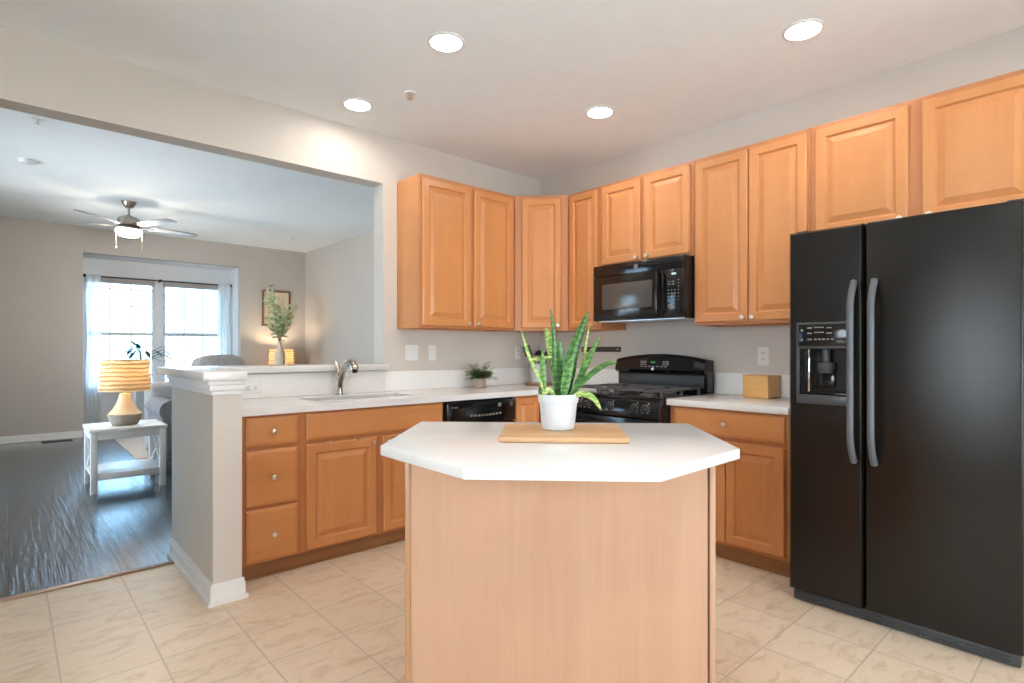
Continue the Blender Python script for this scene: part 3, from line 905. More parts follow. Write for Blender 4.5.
# sloped control panel
m = MB()
m.prism([(-.03, .785), (.03, .785), (.03, .896), (-.004, .896)], 0, RW - .004, .004, M=Matrix(((0, 0, 1, .002), (1, 0, 0, 0), (0, 1, 0, 0), (0, 0, 0, 1))))
cp = m.build('control_panel', M['blackgloss'], rg)
for x in (.105, .185, .380, .570, .655):
    kk = MB().lathe([(0, 0), (.025, 0), (.026, .004), (.021, .008), (.019, .022), (.016, .025), (0, .025)], 24, T(x, -.019, .842) @ RX(PI / 2 - .23))
    kk.box(x - .004, x + .004, -.050, -.030, .828, .864, .002, M=None)
    kk = kk.build('knob', M['blackplastic'], cp)
    m = MB()
    for a in range(9):
        t = math.radians(-130 + 260 * a / 8)
        m.box(-.0016, .0016, -.0015, .0, .029, .034, M=T(x, -.020, .842) @ RX(-.23) @ RY(t))
    m.box(-.004, .004, -.0015, 0, .036, .041, M=T(x + .024, -.020, .842) @ RX(-.23))
    m.build('dial_marks', M['print_b'], cp)
od = MB().box(.004, RW - .004, -.028, .03, .235, .780, .006).build('oven_door', M['blackgloss'], rg)
MB().box(.13, RW - .13, -.0295, -.027, .33, .62, .001).build('door_window', M['mwglass'], od)
MB().tube([(.06, -.03, .735), (.065, -.07, .735), (RW - .065, -.07, .735), (RW - .06, -.03, .735)], .012, 12).build('handle', M['blackgloss'], od)
MB().box(.004, RW - .004, -.024, .03, .075, .225, .006).build('drawer', M['blackgloss'], rg)
# backguard: arched top, raked face
m = MB()
n = 16
def arch(x): return 1.150 + .040 * (1 - (2 * x / RW - 1) ** 2)
prof = [(.004 + (RW - .008) * i / n) for i in range(n + 1)]
fr = [(x, arch(x)) for x in prof]
bm_ = bmesh.new()
cols = []
for x, zt in fr:
    ys = [(.575, .918), (.569, .935), (.569, 1.045), (.557, 1.052), (.530, 1.06), (.523, 1.075), (.537, zt - .02), (.555, zt), (.650, zt - .006), (.655, .918)]
    cols.append([bm_.verts.new((x, y, z)) for y, z in ys])
for A, B in zip(cols, cols[1:]):
    for k in range(len(A)):
        bm_.faces.new((A[k], B[k], B[(k + 1) % len(A)], A[(k + 1) % len(A)]))
bm_.faces.new(cols[0]); bm_.faces.new(cols[-1][::-1])
bmesh.ops.recalc_face_normals(bm_, faces=list(bm_.faces))
m._merge(bm_)
bgd = m.build('backguard', M['blackgloss'], rg, smooth=30)
MB().box(.03, RW - .03, .565, .5695, .95, 1.035, .002).build('vent_trim', M['greyplastic'], bgd)
def on_bg(x, z, w, h, mbx):      # small raised mark on the raked backguard face
    y = .523 + .014 * (z - 1.075) / .092
    mbx.box(x - w / 2, x + w / 2, y - .0035, y + .002, z - h / 2, z + h / 2)
m = MB()
for i, z in ((0, 1.135), (1, 1.125), (2, 1.112)):
    for j in range(3):
        on_bg(.245 + j * .018, z, .012, .005, m); on_bg(.435 + j * .018, z, .012, .005, m)
for j in range(7): on_bg(.25 + j * .034, 1.098, .016, .006, m)
m.build('button_labels', M['print'], bgd)
m = MB(); on_bg(.345, 1.128, .034, .009, m); m.build('clock_display', M['led'], bgd)
MB().lathe([(0, 0), (.010, 0), (.010, .003), (0, .003)], 20, T(.345, .5235, 1.080) @ RX(PI / 2)).build('badge', M['steel'], bgd, label='small round metal badge')
# burners and grates
for x, y in ((.1975, .15), (.1975, .39), (.5625, .15), (.5625, .39)):
    MB().lathe([(0, 0), (.055, 0), (.052, .008), (.034, .010), (.034, .018), (.030, .022), (0, .022)], 24, T(x, y, .918)).build('burner', M['iron'], rg)
for x0 in (.03, .395):
    m = MB()
    z0, z1 = .950, .962
    xa, xb = x0, x0 + .335
    for y in (.035, .510): m.box(xa, xb, y - .006, y + .006, z0, z1, .002)
    for x in (xa, xb): m.box(x - .006, x + .006, .035, .510, z0, z1, .002)
    m.box(xa, xb, .267, .279, z0, z1, .002)
    xc = (xa + xb) / 2
    for yc in (.15, .39):
        for dx, dy in ((1, 0), (-1, 0), (0, 1), (0, -1)):
            m.box(min(xc + dx * .03, xc + dx * .165) - (.005 if not dx else 0), max(xc + dx * .03, xc + dx * .165) + (.005 if not dx else 0),
                  min(yc + dy * .03, yc + dy * .115) - (.005 if not dy else 0), max(yc + dy * .03, yc + dy * .115) + (.005 if not dy else 0), z0, z1 + .004, .002)
    for x in (xa, xb):
        for y in (.05, .28, .50): m.box(x - .007, x + .007, y - .007, y + .007, .9175, z0)
    m.build('grate', M['iron'], rg)

# ------------------------------------------------------------------ microwave
mw = thing('microwave', 'black over-the-range microwave below the short maple wall cabinet', 'microwave', (3.285, 2.716, 1.432), RB)
MW, MH = .762, .411
MB().box(0, MW, .012, XB - 3.285 - .002, 0, MH, .003).build('body', M['blackplastic'], mw)
MB().box(.02, MW - .02, .02, .36, -.004, 0).build('vent_panel', M['steel'], mw)
DR = .606
dr = MB().box(.002, DR, -.016, .012, .004, .326, .003).build('door', M['blackgloss'], mw)
MB().box(.085, .518, -.0172, -.015, .082, .268, .001).build('door_window', M['mwglass'], dr)
m = MB().tube([(.572, -.016, .312), (.572, -.046, .306), (.572, -.050, .27), (.572, -.050, .075), (.572, -.046, .035), (.572, -.016, .028)], .013, 12)
m.build('handle', M['blackgloss'], dr)
MB().box(.002, MW - .002, -.016, .012, .329, MH - .002, .003).build('top_grille', M['blackgloss'], mw)
MB().lathe([(0, 0), (.018, 0), (.018, .003), (.014, .004), (0, .004)], 28, T(.385, -.0155, .372) @ RX(PI / 2)).build('badge', M['badge'], mw, label='round grey emblem')
kp = MB().box(DR + .003, MW - .002, -.016, .012, .004, .326, .003).build('control_panel', M['blackgloss'], mw)
m = MB()
for r in range(4):
    for q in range(3): m.box(.640 + q * .024, .650 + q * .024, -.0175, -.0155, .115 + r * .022, .122 + r * .022)
for r in range(7): m.box(.716, .724, -.0175, -.0155, .115 + r * .022, .121 + r * .022)
for q in range(2):
    for r in range(2): m.box(.642 + q * .030, .658 + q * .030, -.0175, -.0155, .220 + r * .018, .227 + r * .018)
m.box(.642, .660, -.0175, -.0155, .070, .090)
m.box(.676, .690, -.0175, -.0155, .076, .088)
m.build('keypad', M['print_d'], kp)
MB().box(.668, .702, -.0175, -.0155, .286, .298).build('clock_display', M['led_b'], kp)

# ------------------------------------------------------------------ fridge
FX = 2.83
fg = thing('refrigerator', 'black side-by-side refrigerator with a water dispenser, at the right', 'refrigerator', (FX, 1.124, 0), RB)
FW = .850
FZ0, FZ1 = .060, 1.784
MB().box(.006, FW - .006, .085, XB - FX - .03, .03, 1.765, .006).build('body', M['blackplastic'], fg)
SPL = .318
# freezer door with a recess: built around the opening
dx0, dx1, dz0, dz1 = .050, .258, 1.008, 1.222
m = MB()
m.box(0, SPL, .0, .070, dz1, FZ1, .008).box(0, SPL, .0, .070, FZ0, dz0, .008)
m.box(0, dx0, .0, .070, dz0 - .01, dz1 + .01, .0).box(dx1, SPL, .0, .070, dz0 - .01, dz1 + .01, .0)
fz = MB()
bmt = bmesh.new()
def ring_door(b):
    o_ = [(0.0, FZ0), (SPL, FZ0), (SPL, FZ1), (0.0, FZ1)]
    r_ = .010
    ob = [b.verts.new((x, .070, z)) for x, z in o_]
    om = [b.verts.new((x, .012, z)) for x, z in o_]
    of = [b.verts.new((x + (r_ if x == 0 else -r_), .0, z + (r_ if z == FZ0 else -r_))) for x, z in o_]
    i_ = [(dx0, dz0), (dx1, dz0), (dx1, dz1), (dx0, dz1)]
    inf = [b.verts.new((x, .0, z)) for x, z in i_]
    inb = [b.verts.new((x, .062, z)) for x, z in i_]
    for A, B in ((ob, om), (om, of), (of, inf), (inf, inb)):
        for k in range(4): b.faces.new((A[k], A[(k + 1) % 4], B[(k + 1) % 4], B[k]))
    b.faces.new(ob); b.faces.new(inb)
    bmesh.ops.recalc_face_normals(b, faces=list(b.faces))
ring_door(bmt); fz._merge(bmt)
fd = fz.build('freezer_door', M['fridge'], fg, smooth=50)
m = MB().box(.036, .272, -.006, .001, .962, 1.006, .003).box(.036, .272, -.006, .001, 1.224, 1.348, .003).box(.036, dx0 + .001, -.006, .001, 1.004, 1.226, .002).box(dx1 - .001, .272, -.006, .001, 1.004, 1.226, .002)
dp = m.build('dispenser', M['greyplastic'], fd)
MB().box(.048, .262, -.008, -.005, 1.236, 1.338, .002).build('control_panel', M['blackgloss'], dp)
m = MB()
for r, z in enumerate((1.318, 1.293, 1.264)):
    m.box(.088, .108, -.0092, -.0078, z, z + .007)
    if r == 2:
        for q in range(5): m.box(.118 + q * .018, .130 + q * .018, -.0092, -.0078, z, z + .007)
    else:
        m.box(.118, .160, -.0092, -.0078, z + .004, z + .009); m.box(.172, .194, -.0092, -.0078, z, z + .006)
m.box(.060, .068, -.0092, -.0078, 1.306, 1.316).box(.060, .068, -.0092, -.0078, 1.262, 1.272).box(.215, .240, -.0092, -.0078, 1.256, 1.260)
m.build('button_labels', M['print_d'], dp)
MB().lathe([(0, -.05), (.026, -.05), (.036, -.03), (.036, 0), (.018, .004), (.018, .062), (0, .062)], 24, T(.158, .03, 1.158)).build('water_nozzle', M['greyplastic'], dp)
MB().box(.128, .188, .046, .052, 1.04, 1.105, .003, M=None).build('paddle', M['blackgloss'], dp)
MB().box(dx0 + .004, dx1 - .004, .004, .058, dz0 + .001, dz0 + .010, .002).build('drip_tray', M['blackgloss'], dp)
MB().box(.086, .094, .004, .010, dz0 + .012, dz1 - .002, .002).build('chrome_strip', M['chrome'], dp)
MB().box(SPL + .010, FW, 0, .070, FZ0, FZ1, .010, 3).build('fridge_door', M['fridge'], fg)
MB().box(.004, FW - .004, .070, .086, FZ0 + .01, FZ1 - .012).build('gasket', M['gasket'], fg)
for nm, x, sgn in (('handle', SPL - .034, -1), ('handle', SPL + .046, 1)):
    zb, zt = .715, 1.525
    path = []
    for i in range(21):
        t = i / 20
        z = zb + (zt - zb) * t
        e = min(1, min(t, 1 - t) / .16)
        y = -.004 - .052 * (1 - (1 - e) ** 2)
        path.append((x, y, z))
    MB().tube(path, .0145, 12, flat=1.0).build(nm, M['handle'], fg, label='slate grey bowed handle')
m = MB().box(.012, FW - .012, .030, .085, .004, .052, .004)
for i in range(22): m.box(.03 + i * .036, .056 + i * .036, .024, .031, .014, .022).box(.03 + i * .036, .056 + i * .036, .024, .031, .032, .040)
m.build('base_grille', M['greyplastic'], fg)
for x in (.03, FW - .05): MB().box(x, x + .05, .02, .10, FZ1 + .0001, FZ1 + .007, .002).build('hinge_cover', M['blackplastic'], fg)
for x in (.05, FW - .05): MB().lathe([(0, 0), (.016, 0), (.016, .012), (.008, .014), (.008, .04), (0, .04)], 14, T(x, .12, 0)).build('foot', M['steel'], fg)

# ------------------------------------------------------------------ things on the counters
bbx = thing('bamboo_box', 'plain bamboo box on the short counter beside the fridge', 'box', (3.575, 1.588, ZT + .0005), RB - .10)
MB().box(-.085, .085, -.075, .075, 0, .128, .003).build('body', M['bamboo'], bbx)
MB().box(-.086, .086, -.076, .076, .1285, .143, .003).build('lid', M['bamboo'], bbx)

# small fern
random.seed(4)
fn = thing('fern', 'small bushy fern in a tan concrete pot on the sink counter', 'potted plant', (2.812, 3.50, ZT + .0005), .4)
MB().prism([(-.036, -.036), (.036, -.036), (.036, .036), (-.036, .036)], 0, .078, .006).build('pot', M['tan_pot'], fn)
b = bmesh.new()
for i in range(150):
    a = random.uniform(0, 2 * PI); el = random.uniform(.05, 1.0)
    Lg = random.uniform(.08, .145)
    dirh = Vector((math.cos(a), math.sin(a), 0))
    p0 = Vector((random.uniform(-.03, .03), random.uniform(-.03, .03), .078))
    N = 9
    for j in range(1, N):
        t = j / N
        c0 = p0 + dirh * Lg * t * (1.0 - .35 * el) + Vector((0, 0, Lg * (el * 1.1 * t - .55 * (1 - el * .6) * t * t + .25 * t)))
        side = Vector((-dirh.y, dirh.x, 0))
        ln = .026 * (1 - t * .6)
        for sg in (-1, 1):
            tip = c0 + side * sg * ln + dirh * .010 + Vector((0, 0, random.uniform(-.004, .006)))
            w = .013
            v = [b.verts.new(q) for q in (c0 - dirh * w * .6, c0 * .45 + tip * .55 - dirh * w, tip, c0 * .45 + tip * .55 + dirh * w)]
            b.faces.new(v)
m = MB(); m._merge(b)
m.build('fronds', M['fern'], fn, smooth=0)

# utensil crock, trivet, utensils in the corner
cx_, cy_ = 3.46, 3.49
tr = MB().lathe([(0, 0), (.118, 0), (.122, .004), (.122, .014), (.118, .018), (0, .018)], 40)
o = tag(tr.build('trivet', M['trivet']), 'round red-brown wooden trivet under the white utensil crock', 'trivet')
o.location = (cx_, cy_, ZT + .0005)
ZQ = ZT + .019
cr = MB().lathe([(0, 0), (.066, 0), (.070, .004), (.078, .160), (.076, .163), (.072, .160), (.064, .012), (0, .010)], 36)
o = tag(cr.build('utensil_crock', M['potwhite']), 'white utensil crock in the corner behind the snake plant', 'utensil crock')
o.location = (cx_, cy_, ZQ)
def utensil(name, label, dx, dy, lean, spin, length, kind):
    u = thing(name, label, 'kitchen utensil', (cx_ + dx, cy_ + dy, ZQ + .016), 0, 'utensils in the white crock')
    R_ = RZ(spin) @ RY(lean)
    MB().tube([(0, 0, 0), (0, 0, length * .5), (0, 0, length)], [.005, .006, .005], 8, R_).build('handle', M['spoon'], u)
    if kind == 'spoon':
        MB().lathe([(0, -.045), (.016, -.035), (.026, -.012), (.027, .01), (.018, .032), (0, .04)], 18, R_ @ T(0, 0, length + .035) @ S(1, .3, 1)).build('bowl', M['spoon'], u)
    elif kind == 'ladle':
        MB().lathe([(0, -.04), (.026, -.03), (.040, -.008), (.042, .006), (.039, .006), (.034, -.010), (.02, -.026), (0, -.032)], 20, R_ @ T(0, 0, length + .022) @ RY(PI)).build('bowl', M['spoon'], u)
    else:
        MB().box(-.032, .032, -.003, .003, length - .01, length + .085, .003, M=R_).build('blade', M['spoon'], u)
vd = math.atan2(-math.cos(YAW), math.sin(YAW))   # direction of "right" in the photo
utensil('serving_spoon', 'dark serving spoon leaning out of the left side of the white crock', -.012, .012, -.30, vd, .235, 'spatula')
utensil('soup_ladle', 'black ladle with a rounded bowl, standing in the middle of the white crock', .0, .0, .02, vd, .205, 'ladle')
utensil('wooden_spoon', 'dark spoon leaning to the right in the white crock', .02, -.02, .20, vd, .195, 'spoon')
utensil('turner', 'dark flat turner at the back of the white crock', .02, .02, .16, vd + .8, .17, 'spatula')

# knife strip, switches, outlets
m = MB().box(2.775, 3.185, 0, .014, 1.203, 1.246, .002)
m.bm.transform(Matrix(((0, -1, 0, XB - .0005), (1, 0, 0, 0), (0, 0, 1, 0), (0, 0, 0, 1))))
ms = m.build('magnetic_knife_strip', M['magnet'])
tag(ms, 'dark magnetic knife strip on the wall left of the range backguard', 'knife strip')
for y in (2.80, 3.16):
    MB().lathe([(0, 0), (.006, 0), (.005, .002), (0, .002)], 12, T(XB - .0145, y, 1.225) @ RY(-PI / 2)).build('screw', M['steel'], ms)
def outlet(loc, rz, label, kind, flat=False):
    w = .118 if kind == 'double_switch' else .072
    nm = 'light_switch' if 'switch' in kind else 'electrical_outlet'
    t = thing(nm, label, 'light switch' if 'switch' in kind else 'electrical outlet', loc, rz, 'white wall plates')
    R_ = RY(PI / 2) if flat else Matrix.Identity(4)
    p = MB().box(-w / 2, w / 2, -.006, 0, -.060, .060, .003, M=R_).build('plate', M['white_plastic'], t)
    if 'switch' in kind:
        for x in ((-.023, .023) if kind == 'double_switch' else (0,)):
            MB().box(x - .016, x + .016, -.0085, -.0055, -.033, .033, .002, M=R_).build('rocker', M['white_plastic'], p)
    else:
        for z in (-.0195, .0195):
            r = MB().box(-.017, .017, -.0080, -.0055, z - .0145, z + .0145, .002, M=R_).build('receptacle', M['white_plastic'], p)
            MB().box(-.009, -.0055, -.0086, -.0076, z - .003, z + .007, M=R_).box(.0055, .009, -.0086, -.0076, z - .003, z + .007, M=R_) \
                .box(-.0025, .0025, -.0086, -.0076, z - .011, z - .006, M=R_).build('slots', M['slot'], r)
outlet((2.296, YA - .0005, 1.198), 0, 'double rocker light switch on the wall, nearest the pass-through', 'double_switch')
outlet((2.485, YA - .0005, 1.196), 0, 'single white switch plate just right of the double one below the wall cabinet', 'switch')
outlet((3.400, YA - .0005, 1.196), 0, 'white outlet in the corner beside the utensil crock', 'outlet')
outlet((1.130, YA - .0215, .982), 0, 'white outlet lying sideways in the backsplash at the half wall end', 'outlet', True)
outlet((XB - .0005, 1.626, 1.178), RB, 'white outlet on the wall above the bamboo box', 'outlet')

# ------------------------------------------------------------------ ceiling devices
def sprinkler(x, y, z, label):
    t = thing('fire_sprinkler', label, 'fire sprinkler', (x, y, z), 0, 'ceiling fire sprinklers')
    MB().lathe([(0, 0), (.036, 0), (.034, -.006), (.014, -.009), (0, -.009)], 24).build('escutcheon', M['white_plastic'], t)
    MB().lathe([(0, -.008), (.007, -.008), (.006, -.03), (.018, -.032), (.018, -.035), (0, -.036)], 16).build('sprinkler_head', M['nickel'], t)
sprinkler(1.839, 2.979, ZC, 'small fire sprinkler head on the kitchen ceiling between the recessed lights')
sprinkler(.168, 5.50, ZL, 'small fire sprinkler head on the living room ceiling near the header')
sprinkler(3.27, 8.67, ZL, 'small fire sprinkler head on the living room ceiling near the far right corner')
sd = thing('smoke_detector', 'round white smoke detector on the living room ceiling', 'smoke detector', (.13, 6.74, ZL))
MB().lathe([(0, 0), (.065, 0), (.065, -.018), (.055, -.034), (0, -.036)], 32).build('housing', M['white_plastic'], sd)
MB().lathe([(0, -.034), (.018, -.036), (.016, -.041), (0, -.041)], 20).build('test_button', M['white_plastic'], sd)

# ------------------------------------------------------------------ ceiling fan
FZ = ZL
fan = thing('ceiling_fan', 'brushed nickel ceiling fan with five blades and a lit bowl, in the living room', 'ceiling fan', (1.05, 7.85, FZ))
MB().lathe([(0, 0), (.075, 0), (.074, -.012), (.045, -.075), (.032, -.085), (0, -.085)], 32).build('canopy', M['fanmetal'], fan)
MB().lathe([(.013, -.08), (.013, -.20)], 14).build('downrod', M['fanmetal'], fan)
MB().lathe([(0, -.185), (.03, -.185), (.04, -.20), (.09, -.215), (.112, -.24), (.115, -.31), (.10, -.335), (.07, -.35), (0, -.35)], 36).build('motor_housing', M['fanmetal'], fan)
MB().lathe([(0, -.345), (.125, -.35), (.14, -.365), (.135, -.385), (0, -.385)], 36).build('light_fitter', M['fanmetal'], fan)
MB().lathe([(.120, -.386), (.130, -.398), (.124, -.43), (.09, -.462), (.045, -.476), (0, -.480)], 36).build('glass_bowl', M['fan_on'], fan)
for k in range(5):
    a = math.radians(-135 + 72 * k)
    R_ = RZ(a)
    bl = MB()
    bl.prism([(.20, -.055), (.30, -.066), (.70, -.072), (.745, -.03), (.745, .03), (.70, .072), (.30, .066), (.20, .055)], -.004, .004, .002, M=R_ @ T(0, 0, -.325) @ RX(-.21))
    ob = bl.build('blade', M['fanblade'], fan)
    MB().box(.09, .26, -.022, .022, -.005, .003, .002, M=R_ @ T(0, 0, -.333) @ RX(-.21)).build('blade_iron', M['fanmetal'], ob)
for dx, dy, ln in ((-.111, .100, .24), (.115, -.104, .27)):
    m = MB().tube([(dx, dy, -.37), (dx, dy, -.37 - ln)], .003, 6)
    m.lathe([(0, -.02), (.008, -.014), (.009, -.004), (.004, .008), (0, .008)], 10, T(dx, dy, -.37 - ln)).build('pull_chain', M['fanmetal'], fan)

fan.scale = (1, 1, .86)

# ------------------------------------------------------------------ curtains, rod, blinds
rod = thing('curtain_rod', 'thin dark curtain rod across the living room window bay', 'curtain rod', (0, 0, 0))
YR = 10.27
MB().tube([(.84, YR, 2.315), (2.80, YR, 2.315)], .010, 10).build('pole', M['bronze'], rod)
for x in (.835, 2.805): MB().lathe([(0, -.03), (.022, -.018), (.026, 0), (.022, .018), (0, .03)], 16, T(x, YR, 2.315) @ RY(PI / 2)).build('finial', M['bronze'], rod)
for x in (1.79,): MB().box(x - .012, x + .012, YR - .014, YW - .001, 2.295, 2.335, .003).build('bracket', M['bronze'], rod)
def curtain(x0, x1, label, ph):
    t = thing('sheer_curtain', label, 'curtain', ((x0 + x1) / 2, YR - .054, 0))
    b = bmesh.new()
    nx, nz = 48, 14
    w = (x1 - x0) / 2
    G = []
    for j in range(nz + 1):
        z = .03 + (2.335 - .03) * j / nz
        row = []
        for i in range(nx + 1):
            u = i / nx
            x = -w + 2 * w * u + .01 * math.sin(j * .9 + ph)
            y = .028 * math.sin(u * 2 * PI * 4 + ph) * (1.0 - .25 * j / nz) + .01 * math.sin(u * 15 + j * .4)
            row.append(b.verts.new((x, y - .0 , z)))
        G.append(row)
    for A, B in zip(G, G[1:]):
        for i in range(nx): b.faces.new((A[i], A[i + 1], B[i + 1], B[i]))
    m = MB(); m._merge(b)
    m.build('curtain_panel', M['curtain'], t, smooth=60)
curtain(.845, 1.02, 'gathered sheer white curtain at the left end of the rod', .3)
curtain(2.60, 2.79, 'gathered sheer white curtain at the right end of the rod', 1.2)
def blind(x0, x1, zlow, label, tilt):
    t = thing('window_blind', label, 'window blind', ((x0 + x1) / 2, YW + .012, 0))
    w = (x1 - x0) / 2 - .004
    MB().box(-w, w, -.030, .022, WZ1 - .095, WZ1 - .002, .003).build('headrail', M['headrail'], t)
    m = MB()
    z = WZ1 - .11
    while z > zlow:
        m.box(-w, w, -.022, .022, -.0008, .0008, M=T(0, 0, z) @ RX(tilt)); z -= .030
    m.build('slats', M['blind'], t, smooth=0)
    MB().box(-w, w, -.02, .02, zlow - .022, zlow - .004, .003).build('bottom_rail', M['vinyl'], t)
blind(W1[0], W1[1], WZ1 - .16, 'white slatted blind drawn up at the top of the left window', .1)
blind(W2[0], W2[1], 1.50, 'white slatted blind lowered over the upper half of the right window', .45)

# ------------------------------------------------------------------ living-room furniture
_nt = M['shade'].node_tree
_v = coords(_nt)
_w = node(_nt, 'ShaderNodeTexWave', wave_type='BANDS', bands_direction='Z')
_w.inputs['Scale'].default_value = 8.6; _w.inputs['Distortion'].default_value = 2.0
_w.inputs['Detail'].default_value = 1.0; _w.inputs['Detail Scale'].default_value = 1.2
_nt.links.new(_v, _w.inputs['Vector'])
_c = ramp(_nt, _w.outputs['Fac'], [(0.15, (0.58, 0.44, 0.27, 1)), (0.55, (0.90, 0.80, 0.62, 1))])
for _n in _nt.nodes:
    if _n.type in ('BSDF_DIFFUSE', 'BSDF_TRANSLUCENT'): _nt.links.new(_c, _n.inputs[0])
def table_lamp(loc, label, group='ceramic table lamps', watts=TABLELAMP):
    t = thing('table_lamp', label, 'table lamp', loc, 0, group)
    MB().lathe([(0, 0), (.088, 0), (.100, .008), (.118, .045), (.132, .085), (.135, .096), (.131, .100), (0, .100)], 36).build('base', M['lampgrey'], t, label='rough grey lower half of the lamp base')
    MB().lathe([(.130, .1005), (.120, .110), (.092, .145), (.067, .19), (.052, .235), (.044, .272), (.040, .282), (.014, .286), (.012, .33), (0, .33)], 36).build('body', M['lampcream'], t, label='cream waisted upper half of the lamp base')
    prof = []
    n = 44
    for i in range(n + 1):
        z = .305 + .280 * i / n
        r = .196 - .012 * i / n
        prof.append((r + .009 * math.sin(i / n * 2 * PI * 8), z))
    inner = [(r - .003, z) for r, z in reversed(prof)]
    MB().lathe(prof + inner + [prof[0]], 64, wobble=lambda a, z: .006 * math.sin(3 * a + z * 40) * (1 if .315 < z < .575 else 0)).build('shade', M['shade'], t, smooth=60)
    m = MB().tube([(-.183, 0, .56), (.183, 0, .56)], .003, 6).tube([(0, -.183, .56), (0, .183, .56)], .003, 6)
    m.build('shade_spider', M['steel'], t)
    MB().lathe([(0, .335), (.014, .335), (.016, .36), (.028, .40), (.028, .425), (.015, .445), (0, .45)], 18).build('bulb', M['white_plastic'], t)
    l = bpy.data.lights.new('bulb_light', 'POINT')
    l.energy = watts; l.color = (1.0, .78, .52); l.shadow_soft_size = .05
    lo = bpy.data.objects.new('bulb_light', l); COL.objects.link(lo)
    lo.parent = t; lo.location = (0, 0, .48)
    return t
st = thing('side_table', 'white side table with crossed end braces and a lower shelf, holding a lit lamp', 'side table', (.79, 6.13, 0))
TX, TY = .25, .25
MB().box(-TX - .035, TX + .035, -TY - .03, TY + .03, .517, .545, .004).build('tabletop', M['tablewhite'], st)
for sx in (-1, 1):
    for sy in (-1, 1):
        MB().box(sx * TX - .024, sx * TX + .024, sy * TY - .024, sy * TY + .024, 0, .516, .003).build('leg', M['tablewhite'], st)
MB().box(-TX + .025, TX - .025, -TY - .02, -TY + .005, .455, .516).box(-TX + .025, TX - .025, TY - .005, TY + .02, .455, .516) \
    .box(-TX - .02, -TX + .005, -TY + .025, TY - .025, .455, .516).box(TX - .005, TX + .02, -TY + .025, TY - .025, .455, .516).build('apron', M['tablewhite'], st)
MB().box(-TX - .02, TX + .02, -TY + .026, TY - .026, .145, .168, .003).box(-TX + .025, TX - .025, -TY - .02, -TY + .02, .11, .168, .002).box(-TX + .025, TX - .025, TY - .02, TY + .02, .11, .168, .002).build('shelf', M['tablewhite'], st)
for sx in (-1, 1):
    m = MB()
    for sg in (-1, 1):
        a = math.atan2(.285, 2 * TY - .05)
        m.box(-.009, .009, -.27, .27, -.014, .014, M=T(sx * TX, 0, .312) @ RX(sg * a))
    m.build('cross_brace', M['tablewhite'], st)
table_lamp((.787, 6.10, .5455), 'lit cream table lamp with a ribbed shade, on the white side table')

sb = thing('console_table', 'dark wood console table against the far wall under the picture', 'console table', (3.33, 9.50, 0))
MB().box(-.48, .48, -.26, .26, .625, .655, .004).build('tabletop', M['darkwood'], sb)
for sx in (-1, 1):
    for sy in (-1, 1): MB().box(sx * .43 - .022, sx * .43 + .022, sy * .21 - .022, sy * .21 + .022, 0, .625).build('leg', M['darkwood'], sb)
MB().box(-.41, .41, -.225, .225, .55, .624).build('apron', M['darkwood'], sb)
table_lamp((3.375, 9.47, .6555), 'lit cream table lamp on the dark console table, half hidden by the vase', watts=TABLELAMP * 2.6)
# vase with branches in front of that lamp, on the console
random.seed(11)
vs = thing('vase', 'tall tan bottle vase with leafy branches, in front of the corner lamp', 'vase', (3.148, 8.90, 0))
VH = 1.375
pl = thing('pedestal_table', 'small dark pedestal table holding the tan vase with branches', 'pedestal table', (3.148, 8.90, 0))
MB().lathe([(0, .745), (.17, .745), (.172, .755), (.17, .77), (0, .77)], 36).build('tabletop', M['darkwood'], pl)
MB().lathe([(0, 0), (.13, 0), (.13, .015), (.03, .03), (.024, .06), (.024, .70), (.05, .744), (0, .744)], 28).build('pedestal', M['darkwood'], pl)
vs.location.z = .7705
MB().lathe([(0, 0), (.066, 0), (.074, .01), (.080, .10), (.081, .36), (.074, .42), (.045, .475), (.030, .505), (.030, .575), (.034, .585), (.028, .585), (.024, .50), (0, .48)], 32).build('body', M['vase'], vs)
stm, lf = MB(), bmesh.new()
for lat, hgt in ((-.26, .92), (-.16, 1.43), (-.06, 1.08), (-.20, 1.22), (.02, 1.16), (.14, 1.02), (.33, 1.10), (-.02, .86), (.22, .96), (-.12, 1.30)):
    dep = random.uniform(-.16, .16)
    lat *= .74
    dvec = Vector((math.sin(YAW) * lat + math.cos(YAW) * dep, -math.cos(YAW) * lat + math.sin(YAW) * dep, 0))
    p0 = Vector((0, 0, .50)); p1 = Vector((0, 0, .60)); p3 = dvec + Vector((0, 0, hgt)); p2 = dvec * .35 + Vector((0, 0, .60 + (hgt - .60) * .55))
    pts = []
    for i in range(11):
        t = i / 10
        pts.append(p0 * (1 - t) ** 3 + 3 * p1 * t * (1 - t) ** 2 + 3 * p2 * t * t * (1 - t) + p3 * t ** 3)
    stm.tube(pts, [.005 * (1 - .6 * i / 10) for i in range(11)], 6)
    for i in range(4, 11):
        for rep in range(5):
            c0 = pts[i] + Vector((random.uniform(-.02, .02),) * 3)
            dv = Vector((random.uniform(-1, 1), random.uniform(-1, 1), random.uniform(-.3, 1))).normalized()
            s_ = dv.cross(Vector((random.random(), random.random(), random.random()))).normalized() * .019
            tip = c0 + dv * random.uniform(.08, .12)
            mid = (c0 + tip) / 2
            lf.faces.new([lf.verts.new(q) for q in (c0, mid - s_, tip, mid + s_)])
stm.build('branches', M['stem'], vs)
m = MB(); m._merge(lf)
m.build('leaves', M['branchleaf'], vs, smooth=0)

